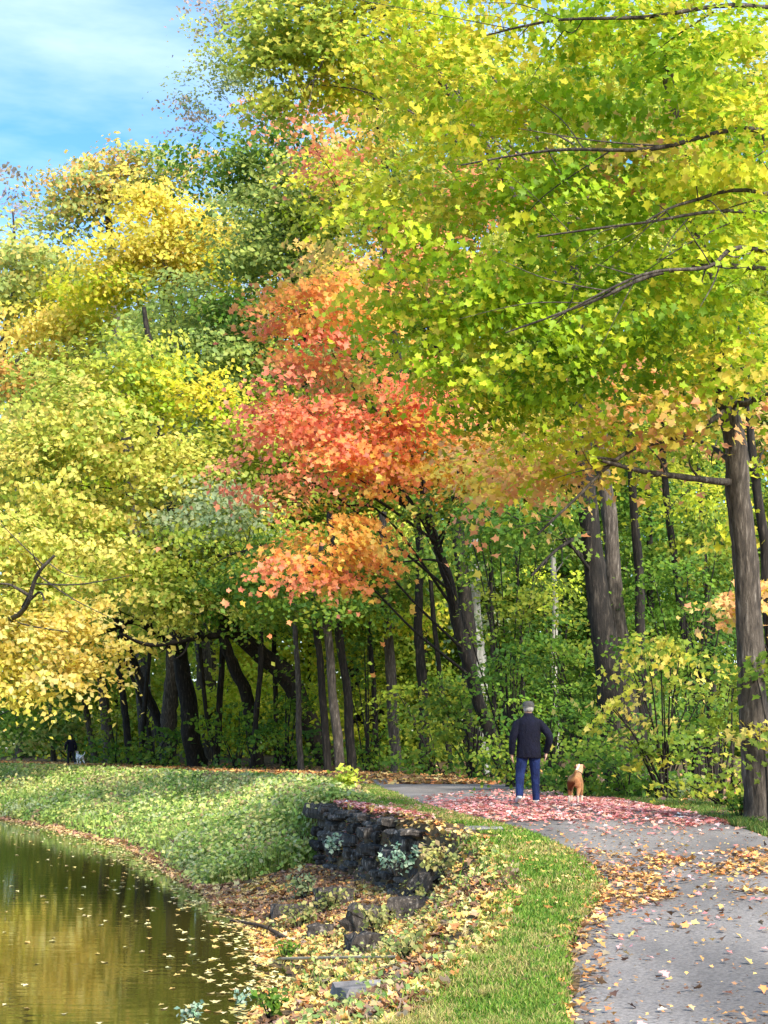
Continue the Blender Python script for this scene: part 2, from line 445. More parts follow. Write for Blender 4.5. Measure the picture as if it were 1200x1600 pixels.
SEED = [100]
def tree(kind, label, cat, trunk, r0, r1, pads, bark=None, leaf=None, dens=1.0, group=None, limbs=True, lsize=None, twigs=0.25, crown=True, flare=1.5, extra=None, tmpl=None):
    """trunk: [(px, py, d), ...] from the base up (base height comes from the ground); pads: crown masses"""
    SEED[0] += 1
    rng = np.random.default_rng(SEED[0])
    bark = bark or BARK
    b = at(*trunk[0]); b[2] = ground_z(b[0], b[1])
    root = empty(kind, b)
    tag(root, label, cat, group)
    pts = [b - np.array([0, 0, 0.15])] + [b + np.array([0, 0, 0.25])] + [at(*t) for t in trunk[1:]]
    n = len(pts)
    rad = [r0 * flare, r0 * 1.12] + list(np.linspace(r0, r1, n - 2))
    # gentle wander so a trunk is never a straight post
    pts2, rad2 = [pts[0], pts[1]], [rad[0], rad[1]]
    for i in range(1, n - 1):
        mid = (pts[i] + pts[i + 1]) / 2 + rng.normal(0, min(r0 * 0.2, .05), 3) * np.array([1, 1, 0])
        pts2 += [mid, pts[i + 1]]; rad2 += [(rad[i] + rad[i + 1]) / 2, rad[i + 1]]
    o = link('trunk', None or (lambda q: (q.add(tube(np.array(pts2) - b, rad2, 12, rng)), q.mesh('trunk'))[1])(Quads()), bark, root)
    d0 = trunk[0][2]
    L = lsize or max(0.115, 0.0034 * d0)
    if pads:
        P, N, C, CL = clumps(pads, rng, dens * (2.3 if d0 > 90 else 1.9 if d0 > 58 else 1.0), L)
        C = jitter(C, rng)
        me = leaf_mesh('crown', P - b, N, L, C, tmpl or ('maple' if d0 < 35 else 'oval'), rng)
        link('crown', me, leaf or M_LEAF, root)
        if limbs:
            tz = np.array([p[2] for p in pts2])
            for (pd, cl) in zip(pads, CL):
                q = Quads()
                c = at(*pd[:3])
                h = np.clip(c[2] - 0.25 * np.linalg.norm(c[:2] - b[:2]) - 0.5, tz[1] + 1.2, tz[-1] - 0.1)
                j = int(np.clip(np.searchsorted(tz, h) - 1, 0, len(tz) - 2)); f = np.clip((h - tz[j]) / (tz[j + 1] - tz[j] + 1e-6), 0, 1)
                s = pts2[j] * (1 - f) + pts2[j + 1] * f
                rs = min(0.02 if d0 < 24 else 0.05, (rad2[j] * (1 - f) + rad2[j + 1] * f) * 0.3); sg1, sg2 = rng.uniform(-.04, .16, 2)
                m1 = s + (c - s) * 0.35 + np.array([0, 0, sg1 * np.linalg.norm(c - s)]) + rng.normal(0, .04, 3) * np.linalg.norm(c - s)
                m2 = s + (c - s) * 0.7 + np.array([0, 0, sg2 * np.linalg.norm(c - s)])
                q.add(tube(np.array([s, m1, m2, c]) - b, [rs, rs * .7, rs * .45, rs * .25], 7, rng))
                k = max(2, int(len(cl) * twigs * .4))
                sel = rng.permutation(len(cl))[:min(k, 40)]
                for e in cl[sel]:
                    st = s + (c - s) * rng.uniform(.45, .95); st[2] += sg2 * .8 * np.linalg.norm(c - s)
                    mm = (st + e) / 2 + np.array([0, 0, 0.06 * np.linalg.norm(e - st)])
                    rt = max(0.006, rs * 0.22)
                    q.add(tube(np.array([st, mm, e]) - b, [rt, rt * .7, rt * .3], 4))
                link('limb', q.mesh('limb'), bark, root)
    if extra:
        for (epts, er0, er1) in extra:
            q = Quads()
            e = np.array([at(*t) for t in epts])
            e[1:-1] += rng.normal(0, .05, (len(e) - 2, 3))
            q.add(tube(e - b, np.linspace(er0, er1, len(e)), 8, rng, .09))
            ln = np.linalg.norm(e[-1] - e[0])
            for t in np.sort(rng.uniform(.2, .97, 7)):
                j = min(int(t * (len(e) - 1)), len(e) - 2); f = t * (len(e) - 1) - j
                st = e[j] * (1 - f) + e[j + 1] * f; dv = (e[j + 1] - e[j]); dv = dv / np.linalg.norm(dv)
                tip = st + (dv * .8 + rng.normal(0, .55, 3)) * ln * rng.uniform(.08, .22)
                rt = (er0 * (1 - t) + er1 * t) * .5
                q.add(tube(np.array([st, (st + tip) / 2 + rng.normal(0, .03, 3) * ln * .3, tip]) - b, [rt, rt * .7, rt * .3], 5))
            link('limb', q.mesh('limb'), bark, root)
    return root


# ------------------------------------------------------------------ pigments (sRGB of the leaves themselves)
LIME = pal((166, 194, 38), (188, 208, 48), (144, 180, 38), (212, 212, 58), (126, 164, 38))
GREENISH = pal((118, 156, 34), (140, 172, 36), (160, 184, 38), (104, 144, 36))
YELLOW = pal((238, 218, 84), (226, 212, 82), (244, 222, 98), (208, 204, 74))
YELLIME = pal((214, 214, 58), (188, 206, 54), (236, 220, 74), (168, 194, 48), (216, 200, 78))
TAN = pal((240, 200, 124), (244, 184, 122), (224, 206, 92), (240, 168, 118), (220, 198, 84))
ORANGE = pal((252, 184, 92), (250, 166, 90), (252, 198, 96), (246, 152, 94), (244, 198, 84))
RED = pal((250, 156, 114), (248, 142, 108), (252, 170, 116), (246, 150, 122), (250, 176, 104))
PINK = pal((244, 164, 124), (240, 150, 114), (246, 180, 124), (226, 166, 104))
GOLD = pal((236, 214, 106), (222, 204, 92), (242, 218, 116), (206, 200, 84))
GOLDPALE = pal((246, 222, 132), (238, 212, 112), (248, 228, 148), (226, 202, 100))
OLIVE = pal((208, 204, 98), (186, 194, 86), (224, 214, 112), (164, 182, 78), (232, 214, 118))
OLIVED = pal((168, 184, 70), (186, 194, 74), (146, 172, 66), (206, 204, 84))
DKGREEN = pal((146, 166, 86), (158, 176, 88), (130, 152, 80), (172, 184, 92))
GREEN = pal((92, 130, 44), (106, 140, 46), (78, 116, 42), (124, 150, 48))
UNDER = pal((88, 128, 46), (102, 140, 46), (74, 112, 44), (116, 150, 48), (134, 158, 52))
UNDERY = pal((114, 140, 44), (132, 150, 44), (92, 124, 40), (150, 158, 50))
GREY = pal((150, 166, 124), (134, 156, 116), (164, 174, 126), (142, 158, 100))
PALEGR = pal((172, 186, 98), (186, 194, 102), (158, 174, 96), (206, 192, 104))
ORTIP = pal((228, 178, 100), (214, 170, 106), (224, 190, 100), (190, 176, 94))
PURPLE = pal((170, 160, 168), (160, 148, 138), (178, 164, 136))
BRIGHTY = pal((206, 216, 66), (222, 220, 78), (186, 204, 58))

# ------------------------------------------------------------------ the near maples on the right
tree('maple_tree', 'grey maple trunk at the right edge beside the path, under yellow-tan leaves', 'tree',
     [(1186, 1280, 21.5), (1172, 1000, 21.5), (1152, 760, 21.4), (1135, 630, 21.2), (1105, 430, 21), (1070, 250, 20.8), (1040, 60, 20.5)], .19, .07,
     [(1130, 590, 20.0, 95, 55, YELLIME), (1010, 645, 20.4, 120, 50, TAN), (890, 690, 20.8, 110, 50, YELLIME), (960, 600, 21.5, 130, 60, YELLIME),
      (800, 730, 21.6, 110, 50, TAN), (880, 745, 21, 50, 30, TAN), (1180, 640, 22.6, 40, 60, TAN, .5), (1080, 500, 20.2, 140, 80, LIME), (1040, 330, 19.8, 120, 110, LIME), (1120, 410, 20, 60, 90, YELLIME), (1120, 120, 20.4, 110, 120, YELLIME), (980, 60, 21, 120, 110, LIME), (1180, 260, 20, 60, 120, LIME)], limbs=False, dens=1.25,
     extra=[([(1146, 755, 21.4), (1090, 748, 20.8), (1010, 738, 20.2), (940, 720, 19.8)], .055, .02),
            ([(1136, 640, 21.2), (1060, 680, 20.6), (980, 715, 20.2), (900, 790, 19.8), (840, 835, 19.4)], .04, .012),
            ([(1140, 720, 21.3), (1105, 690, 21.8), (1060, 685, 22.4)], .035, .02),
            ([(1136, 632, 21.2), (1170, 628, 20.8), (1230, 600, 20.2)], .05, .025)])
tree('maple_tree', 'large lime and yellow maple spreading long dark limbs over the path', 'tree',
     [(1500, 1330, 17.5), (1490, 900, 17.5), (1480, 600, 17.4), (1460, 300, 17.2), (1430, 0, 17), (1410, -250, 17)], .3, .1,
     [(1130, 430, 16.5, 120, 90, LIME), (960, 480, 17, 150, 100, LIME), (800, 560, 17.4, 140, 90, LIME), (900, 590, 17.6, 120, 60, GREENISH),
      (720, 620, 18, 90, 60, YELLIME), (1110, 250, 16, 130, 90, YELLIME), (1000, 230, 16.6, 100, 60, TAN, .7), (900, 330, 17, 160, 110, LIME), (740, 420, 17.5, 140, 110, LIME),
      (640, 330, 18, 110, 80, YELLIME), (780, 250, 17.6, 150, 90, YELLIME), (1000, 110, 16, 160, 80, LIME), (840, 110, 17, 150, 90, YELLIME),
      (700, 140, 17.8, 120, 90, YELLIME), (1120, 40, 15.6, 130, 80, YELLIME), (920, -10, 16, 180, 70, LIME), (690, 20, 17, 150, 80, YELLIME),
      (690, 520, 18.2, 110, 70, YELLIME), (620, 440, 18.6, 90, 60, YELLIME), (1170, 560, 17, 60, 60, YELLIME, .8), (860, 650, 18, 100, 40, YELLIME, .8)],
     limbs=False, lsize=.088, dens=1.05,
     extra=[([(1475, 480, 17.3), (1200, 425, 16.4), (1040, 435, 16.0), (900, 470, 16.0), (790, 520, 16.2)], .034, .009),
            ([(1470, 420, 17.3), (1200, 312, 16.2), (1090, 318, 15.8), (1010, 345, 15.6)], .03, .008),
            ([(1465, 350, 17.3), (1200, 215, 16.0), (1010, 225, 15.6), (860, 245, 15.8), (720, 258, 16.2)], .034, .008),
            ([(1440, 100, 17.0), (1200, 15, 15.6), (1000, 18, 15.2), (860, 30, 15.4), (760, 55, 15.6)], .03, .008),
            ([(1470, 500, 17.3), (1190, 395, 15.6), (1110, 415, 15.4), (1010, 440, 15.2), (860, 500, 15.4)], .03, .008),
            ([(1470, 390, 17.2), (1200, 330, 16.0), (1000, 335, 15.7), (840, 370, 15.8)], .026, .008)])
tree('maple_tree', 'slim dark stem just behind the grey maple, a few orange leaves low on it', 'tree',
     [(1215, 1262, 25), (1205, 1000, 25), (1196, 860, 25), (1175, 700, 25), (1150, 500, 25)], .1, .05,
     [(1165, 930, 22.5, 34, 26, TAN, .16), (1195, 915, 22.5, 20, 30, TAN, .22), (1190, 790, 25, 50, 60, YELLIME, .5), (1195, 700, 26, 50, 50, ORTIP, .6)], bark=BARK_D)
# ------------------------------------------------------------------ the red and orange maple in the middle
tree('maple_tree', 'coral red and orange maple in the middle, dark trunk leaning left over the path', 'tree',
     [(788, 1222, 45), (752, 1110, 45), (715, 980, 44.6), (685, 860, 44.2), (668, 800, 44), (640, 650, 43.6), (610, 470, 43.2), (590, 330, 43)], .185, .06,
     [(500, 860, 40, 110, 55, ORANGE), (470, 895, 39.6, 75, 30, RED, .8), (560, 840, 40.5, 60, 50, ORANGE), (480, 640, 40, 110, 50, RED), (560, 660, 40.5, 90, 60, RED), (420, 640, 39.6, 55, 35, RED),
      (530, 730, 40.5, 80, 40, RED), (400, 740, 40, 55, 30, PINK), (640, 700, 41, 90, 60, ORANGE), (720, 745, 41, 90, 40, TAN), (620, 630, 41, 60, 60, RED),
      (500, 480, 39.6, 100, 55, ORANGE, 1.3), (420, 480, 39.4, 60, 28, RED), (470, 530, 39.4, 60, 30, RED), (590, 490, 40, 60, 50, ORANGE), (520, 420, 41.6, 70, 40, ORTIP, .8),
      (700, 690, 41.6, 80, 50, ORTIP), (440, 580, 40.6, 60, 20, PINK, .6), (450, 785, 40.2, 70, 25, TAN, .6), (600, 745, 40.6, 80, 45, ORANGE), (560, 580, 41, 80, 40, ORTIP, .8), (650, 610, 41, 60, 50, RED), (780, 690, 42, 90, 50, TAN, .9), (780, 760, 42, 70, 30, TAN)], bark=BARK_D, lsize=.16, tmpl='maple',
     extra=[([(668, 805, 44), (640, 790, 42.5), (600, 765, 41.5)], .12, .04), ([(685, 850, 44), (590, 782, 41), (560, 775, 40.4)], .05, .02)])

# ------------------------------------------------------------------ woodland on the right of the path
tree('beech_tree', 'thick dark double trunk, left stem, behind the yellow shrub near the dog', 'tree',
     [(968, 1212, 33.5), (950, 1050, 33.5), (930, 900, 33.5), (915, 750, 33.4), (900, 600, 33), (890, 350, 33)], .27, .14,
     [(880, 560, 34, 160, 70, UNDERY), (1000, 500, 34.5, 140, 80, OLIVED), (850, 820, 32.5, 70, 40, GREEN, .6), (790, 800, 33, 100, 40, GREEN), (900, 400, 34, 150, 90, OLIVED)], bark=BARK_D,
     extra=[([(925, 830, 33.4), (880, 850, 32.6), (830, 900, 31.8)], .05, .02)])
tree('beech_tree', 'thick grey double trunk, right stem, behind the yellow shrub near the dog', 'tree',
     [(992, 1208, 34.3), (975, 1050, 34.3), (958, 900, 34.3), (942, 735, 34.3), (940, 600, 34.3), (960, 350, 34.3)], .2, .12,
     [(480, 60, 34, 95, 80, OLIVED, 1.8), (560, 90, 34.5, 90, 70, YELLIME, 1.5), (430, 130, 34, 60, 60, OLIVED, 1.6), (520, -20, 34, 140, 60, OLIVED, 1.5), (620, -10, 35, 120, 60, OLIVE),
      (445, 20, 34, 60, 60, OLIVED), (640, 120, 36, 80, 80, YELLOW, .8),
      (1060, 560, 35, 130, 80, UNDERY), (1100, 380, 35, 130, 100, OLIVED)], lsize=.13, tmpl='maple',
     extra=[([(940, 600, 34.3), (800, 300, 36), (640, 60, 35), (540, -10, 34)], .12, .02), ([(640, 60, 35), (540, 20, 34), (500, 110, 33.5), (465, 150, 33.4)], .035, .01)])
tree('forest_tree', 'dark slim trunk right of the double trunk', 'tree', [(1003, 1180, 43), (1000, 980, 43), (992, 820, 43), (985, 650, 43)], .14, .1,
     [(1010, 720, 43, 90, 60, BRIGHTY, .8), (1080, 640, 44, 90, 70, UNDERY)], bark=BARK_D)
tree('forest_tree', 'thin brown trunk between the double trunk and the right-hand maple', 'tree', [(1098, 1200, 37), (1076, 1020, 37), (1055, 880, 37), (1035, 700, 37), (1020, 560, 37)], .1, .07,
     [(1080, 760, 37.5, 60, 40, BRIGHTY, .7), (1000, 640, 37.6, 90, 60, UNDERY)], bark=BARK_D)
tree('birch_tree', 'pale white birch trunk in the gap left of the double trunk', 'tree', [(868, 1190, 58), (866, 1060, 58), (868, 950, 58), (860, 800, 58)], .13, .1,
     [(850, 800, 58, 70, 50, BRIGHTY, .6), (905, 860, 57, 60, 40, UNDERY, .5)], bark=BARK_P)
tree('forest_tree', 'thin dark sapling trunk above the walking man', 'tree', [(822, 1205, 47), (816, 1040, 47), (806, 860, 47), (800, 750, 47)], .055, .04,
     [(800, 830, 46, 80, 45, GREEN), (840, 930, 46, 60, 35, UNDERY, .6)], bark=BARK_D)
tree('dead_tree', 'pale grey dead trunk wrapped in vines behind the coral maple', 'tree', [(752, 1190, 56), (748, 1040, 56), (740, 930, 56), (738, 840, 56)], .28, .2,
     [(748, 1000, 55.4, 22, 70, GREY, .5), (740, 890, 55.5, 30, 50, GREY, .5)], bark=BARK_P, limbs=False)
tree('forest_tree', 'stout dark trunk just behind the coral maple stem, pink tinged crown high above', 'tree', [(742, 1190, 54), (733, 1000, 54), (722, 890, 54), (712, 760, 54), (670, 500, 52), (600, 250, 50), (580, 110, 48)], .27, .06,
     [(700, 870, 54, 70, 40, UNDERY, .7), (770, 860, 54, 70, 50, GREEN),
      (540, 135, 46, 45, 40, PINK), (480, 215, 46, 45, 60, PINK, .7), (580, 200, 46.5, 70, 50, GOLD), (510, 265, 46, 60, 25, PINK, .8), (600, 300, 47, 90, 70, OLIVED), (640, 400, 47.5, 90, 60, PINK),
      (560, 360, 47, 60, 50, OLIVED), (680, 250, 48, 90, 80, DKGREEN), (760, 350, 48, 110, 110, PINK), (720, 100, 48, 110, 90, OLIVED), (900, 250, 49, 150, 140, OLIVED), (860, 450, 49, 160, 120, OLIVED)], bark=BARK_D)
tree('forest_tree', 'dark straight trunk right of the lone grey trunk', 'tree', [(662, 1195, 57), (658, 1040, 57), (655, 920, 57), (650, 800, 57)], .18, .13,
     [(660, 900, 62, 80, 40, UNDERY), (630, 850, 62, 70, 40, GREEN)], bark=BARK_D)
tree('forest_tree', 'lone grey trunk with flared foot beside the path in the middle', 'tree', [(620, 1207, 60), (612, 1080, 60), (602, 945, 60), (598, 800, 60)], .2, .15,
     [(600, 930, 59.5, 90, 40, UNDERY), (640, 960, 59.6, 60, 30, YELLIME, .8), (560, 900, 59.6, 60, 50, UNDERY)], flare=2.3)
tree('forest_tree', 'slender grey trunk in front below the orange leaves', 'tree', [(531, 1211, 58), (520, 1090, 58), (508, 950, 58), (500, 850, 58)], .17, .12,
     [(520, 950, 57, 80, 35, GREEN), (450, 940, 57, 80, 40, UNDERY), (430, 900, 57, 80, 60, GREEN)])
tree('forest_tree', 'black trunk right behind the slender grey one', 'tree', [(550, 1190, 59.5), (543, 1080, 59.5), (525, 940, 59.5), (515, 800, 59.5)], .17, .13, [(540, 900, 66, 80, 60, UNDER)], bark=BARK_D)
tree('forest_tree', 'black trunk left of the slender grey one', 'tree', [(512, 1190, 59.8), (502, 1060, 59.8), (493, 980, 59.8), (485, 850, 59.8)], .14, .11, [(470, 880, 68, 90, 60, UNDERY)], bark=BARK_D)

tree('forest_tree', 'slim black trunk between the lone grey trunk and the slender one', 'tree', [(590, 1190, 63), (584, 1080, 63), (578, 960, 63), (570, 850, 63)], .11, .08, [(570, 860, 62.5, 60, 40, UNDERY)], bark=BARK_D)
tree('forest_tree', 'slim black trunk leaning left under the coral maple leaves', 'tree', [(705, 1200, 57), (690, 1080, 57), (676, 950, 57), (668, 860, 57)], .1, .08, [(670, 860, 56.5, 60, 35, UNDERY)], bark=BARK_D)
tree('forest_tree', 'thin near-black trunk just left of the walking man', 'tree', [(770, 1205, 46.5), (772, 1080, 46.5), (768, 940, 46.5), (765, 830, 46.5)], .07, .05, [(760, 840, 46, 60, 35, GREEN)], bark=BARK_D)
tree('forest_tree', 'thin near-black trunk far right beyond the yellow shrub', 'tree', [(1120, 1190, 40), (1112, 1020, 40), (1100, 860, 40), (1090, 720, 40)], .08, .06, [(1090, 700, 40, 60, 50, UNDERY)], bark=BARK_D)

# ------------------------------------------------------------------ woodland at the bend on the left
tree('forest_tree', 'thin pale brown trunk right of the big leaning trunk', 'tree', [(470, 1205, 62.5), (467, 1100, 62.5), (462, 1000, 62.5), (458, 880, 62.5)], .12, .09, [(440, 960, 64, 50, 40, UNDERY, .7)])
tree('leaning_tree', 'big dark trunk leaning steeply to the left, below the orange leaves', 'tree',
     [(512, 1205, 71), (450, 1060, 70), (365, 985, 69), (290, 900, 68), (230, 800, 67)], .45, .18,
     [(350, 940, 66, 90, 40, GREEN), (310, 880, 66, 110, 60, OLIVED), (330, 810, 66, 100, 60, GREY), (260, 940, 65, 80, 35, OLIVE)], bark=BARK_D,
     extra=[([(330, 870, 67), (370, 862, 62), (420, 850, 57)], .08, .03), ([(365, 990, 69), (300, 995, 66), (235, 1005, 63), (190, 990, 61)], .16, .05)])
tree('forest_tree', 'brown trunk leaning left below the big leaning one', 'tree', [(402, 1195, 72), (385, 1085, 72), (350, 1000, 72), (330, 880, 72)], .3, .2, [(380, 900, 72, 80, 60, GREEN)], bark=BARK_D)
tree('oak_tree', 'broadest dark brown trunk at the bend, yellow-olive crown high above it', 'tree',
     [(308, 1200, 76), (296, 1110, 76), (280, 1010, 76), (270, 800, 75), (240, 560, 74), (225, 480, 74)], .44, .1,
     [(170, 680, 66, 110, 70, OLIVE), (90, 640, 66, 90, 70, OLIVE), (230, 740, 67, 90, 60, OLIVE), (120, 780, 66, 110, 60, OLIVE), (250, 620, 68, 90, 60, YELLIME), (300, 720, 68, 60, 50, OLIVE),
      (190, 580, 68, 90, 60, OLIVED), (50, 740, 65, 90, 70, OLIVE), (200, 850, 66, 100, 50, OLIVE), (100, 870, 64, 110, 55, OLIVE), (20, 850, 63, 80, 70, OLIVE)], bark=BARK_D,
     extra=[([(270, 1010, 76), (215, 970, 72), (160, 985, 70), (110, 960, 68)], .2, .06)])
tree('forest_tree', 'grey-brown trunk left of the broadest trunk', 'tree', [(262, 1190, 80), (265, 1110, 80), (271, 1010, 80), (275, 880, 80)], .42, .3, [(320, 680, 78, 50, 90, GREY), (290, 480, 78, 100, 50, DKGREEN), (340, 560, 78, 80, 60, DKGREEN), (240, 530, 77, 70, 40, DKGREEN)])
tree('forest_tree', 'slanting dark stem crossing left of the broadest trunk', 'tree', [(262, 1180, 82), (245, 1120, 82), (205, 1025, 81), (170, 940, 80)], .24, .16, [(190, 930, 78, 80, 40, OLIVED)], bark=BARK_D)
tree('forest_tree', 'straight dark trunk among the stems at the bend', 'tree', [(203, 1185, 86), (196, 1120, 86), (185, 1040, 86), (180, 900, 86)], .2, .16, [(150, 900, 84, 90, 60, OLIVE)], bark=BARK_D)
tree('forest_tree', 'grey trunk to the right of the far walker', 'tree', [(172, 1190, 92), (165, 1120, 92), (158, 1050, 92), (150, 900, 92)], .3, .24, [(140, 1000, 90, 80, 50, OLIVED)])
tree('forest_tree', 'thin tilted trunk nearest the far walker on the right', 'tree', [(148, 1188, 97), (138, 1130, 97), (128, 1070, 97)], .2, .16, [(110, 1060, 96, 60, 40, UNDERY)])
tree('forest_tree', 'thin forked dark stem between the bend trunks', 'tree', [(240, 1185, 84), (232, 1140, 84), (215, 1080, 84), (195, 1030, 84)], .12, .09, [(230, 1000, 83, 60, 30, OLIVED)], bark=BARK_D)
tree('forest_tree', 'thin green-mossed trunk left of the far walker', 'tree', [(84, 1190, 104), (80, 1150, 104), (78, 1100, 104)], .16, .12, [(60, 1110, 103, 70, 40, UNDER)])
tree('forest_tree', 'small dark trunk at the left edge of the photo', 'tree', [(18, 1180, 140), (15, 1140, 140), (14, 1090, 140)], .22, .18, [(10, 1095, 138, 70, 30, UNDER)], bark=BARK_D)
tree('forest_tree', 'dark trunk right of the broadest trunk', 'tree', [(337, 1200, 77), (342, 1120, 77), (347, 1040, 77), (350, 900, 77)], .17, .13, [(380, 960, 76, 70, 40, UNDERY)], bark=BARK_D)
tree('forest_tree', 'thin trunk above the big leaning trunk', 'tree', [(432, 1195, 78), (430, 1060, 78), (428, 980, 78), (425, 880, 78)], .13, .1, [(420, 800, 77, 70, 60, OLIVED), (360, 720, 77, 60, 50, OLIVED)], bark=BARK_D)

tree('forest_tree', 'slim near-black trunk left of the big leaning trunk', 'tree', [(395, 1200, 67), (402, 1100, 67), (408, 1010, 67), (410, 900, 67)], .12, .09, [(410, 900, 66.5, 60, 35, UNDERY)], bark=BARK_D)
tree('forest_tree', 'slim leaning trunk in front of the broadest trunk', 'tree', [(338, 1198, 72), (322, 1110, 72), (312, 1010, 72), (300, 900, 72)], .1, .08, [(300, 905, 71.5, 60, 35, OLIVED)], bark=BARK_D)
tree('forest_tree', 'slim tilted trunk left of the grey-brown one at the bend', 'tree', [(222, 1190, 79), (226, 1110, 79), (234, 1020, 79), (238, 920, 79)], .12, .09, [(238, 930, 78.5, 60, 30, OLIVE)], bark=BARK_D)
tree('maple_tree', 'yellow-green tree filling the gap behind the dark green one', 'tree',
     [(420, 1199, 118), (410, 900, 118), (390, 600, 117), (370, 420, 117)], .5, .15,
     [(300, 520, 115, 130, 60, OLIVED), (450, 520, 115, 110, 80, OLIVED), (420, 340, 116, 110, 70, PALEGR), (330, 400, 115, 100, 60, PALEGR), (150, 480, 116, 110, 60, PALEGR), (60, 440, 116, 90, 60, PALEGR), (500, 250, 116, 80, 40, OLIVED), (500, 420, 116, 90, 80, OLIVED)], lsize=.34)

# tall crowns of the left
tree('elm_tree', 'tall dark green tree rising above the coral maple', 'tree',
     [(560, 1208, 82), (540, 900, 81), (500, 600, 80), (450, 400, 79), (430, 300, 78)], .38, .06,
     [(430, 300, 76, 85, 60, DKGREEN), (470, 360, 76, 80, 60, DKGREEN), (400, 400, 76, 80, 60, DKGREEN), (350, 260, 77, 80, 40, GREEN), (430, 240, 77, 80, 30, GREEN), (480, 440, 76, 70, 50, DKGREEN),
      (380, 560, 76, 80, 60, DKGREEN), (430, 650, 77, 80, 60, OLIVED), (440, 780, 77, 90, 70, OLIVED), (380, 490, 76, 60, 40, GREEN)], bark=BARK_D)
tree('maple_tree', 'bright golden yellow maple below the skyline on the left', 'tree',
     [(330, 1203, 92), (310, 900, 91), (280, 600, 90), (250, 380, 90), (245, 300, 90)], .45, .12,
     [(250, 340, 88, 80, 45, YELLOW), (300, 370, 88, 60, 50, GOLD), (190, 390, 88, 70, 45, YELLOW), (250, 410, 88, 90, 40, GOLD), (170, 440, 88, 70, 40, YELLIME), (230, 300, 88, 50, 30, GOLD), (330, 420, 88, 40, 30, YELLIME)],
     extra=[([(280, 450, 89), (265, 425, 86), (255, 412, 85.6)], .1, .04)])
tree('maple_tree', 'pale green tree with orange tips topping the left skyline', 'tree',
     [(230, 1198, 108), (215, 900, 107), (190, 600, 106), (170, 350, 106), (165, 260, 106)], .5, .12,
     [(180, 285, 104, 80, 45, PALEGR), (140, 300, 104, 60, 40, ORTIP, .7), (200, 255, 104, 60, 25, ORTIP, .6), (260, 270, 104, 70, 35, PALEGR, .8), (100, 330, 104, 60, 40, PALEGR, .9), (90, 295, 104, 40, 25, ORTIP, .5), (310, 250, 104, 50, 22, ORTIP, .6)])
tree('maple_tree', 'golden orange tree at the left edge under the skyline', 'tree',
     [(-60, 1194, 98), (-50, 900, 97), (-20, 650, 96), (20, 470, 96), (40, 380, 96)], .4, .12,
     [(60, 400, 93, 80, 45, PALEGR), (60, 510, 92, 70, 45, GOLD), (20, 590, 92, 50, 50, ORTIP), (120, 480, 93, 60, 40, YELLIME), (110, 560, 93, 70, 50, OLIVE), (10, 440, 93, 50, 60, PALEGR), (20, 690, 90, 60, 60, OLIVE)],
     extra=[([(60, 560, 94), (40, 690, 89), (0, 665, 88)], .12, .05)])
tree('bare_tree', 'thinly leaved tree with purplish twigs at the left skyline', 'tree',
     [(30, 1190, 118), (30, 900, 118), (28, 600, 117), (25, 420, 117), (20, 330, 117)], .3, .06,
     [(25, 300, 116, 45, 45, PURPLE, .22), (15, 350, 116, 40, 40, PURPLE, .25)], twigs=1.2)
tree('locust_tree', 'sparse twiggy tree with small grey-green leaves against the sky', 'tree',
     [(620, 1208, 90), (560, 800, 90), (470, 400, 89), (430, 200, 88), (390, 60, 88)], .22, .03,
     [(320, 130, 87, 55, 60, GREY, .30), (360, 70, 87, 55, 50, PALEGR, .4), (300, 180, 87, 35, 30, PURPLE, .3), (380, 150, 87, 50, 45, GREY, .4), (400, 20, 87, 70, 40, PALEGR, .5), (340, 20, 87, 40, 30, PURPLE, .3), (430, 190, 87, 60, 30, PINK, .4)],
     twigs=1.0, lsize=.22)
tree('maple_tree', 'golden yellow tree hanging low over the water at the left edge', 'tree',
     [(-190, 1195, 78), (-170, 1050, 76), (-120, 950, 74), (-60, 850, 72), (-30, 700, 71)], .45, .15,
     [(60, 1010, 62, 90, 50, GOLDPALE), (130, 970, 63, 70, 35, GOLDPALE), (20, 1060, 61, 70, 40, GOLD), (100, 1050, 62, 70, 30, GOLDPALE), (10, 960, 62, 60, 50, OLIVE), (170, 1010, 63, 40, 25, GOLD, .8), (-60, 1000, 62, 80, 60, GOLD), (30, 910, 63, 80, 40, OLIVE)],
     extra=[([(-60, 990, 70), (30, 960, 60), (60, 900, 58), (85, 868, 57.6)], .12, .05), ([(45, 930, 59), (20, 915, 58.6), (0, 912, 58)], .07, .03), ([(36, 950, 59.6), (60, 930, 58.8), (70, 938, 58.4)], .06, .03)])
tree('maple_tree', 'olive yellow tree between the coral maple and the left trees', 'tree',
     [(610, 1207, 74), (580, 1000, 74), (540, 850, 73), (500, 700, 72), (470, 560, 72)], .35, .12,
     [(400, 690, 70, 70, 50, OLIVED), (350, 640, 70, 60, 40, YELLIME), (420, 830, 70, 90, 40, OLIVED), (340, 700, 70, 50, 70, DKGREEN, .7), (560, 560, 70, 90, 50, DKGREEN), (580, 760, 70, 80, 60, OLIVED), (640, 840, 68, 90, 50, OLIVED)], bark=BARK_D)


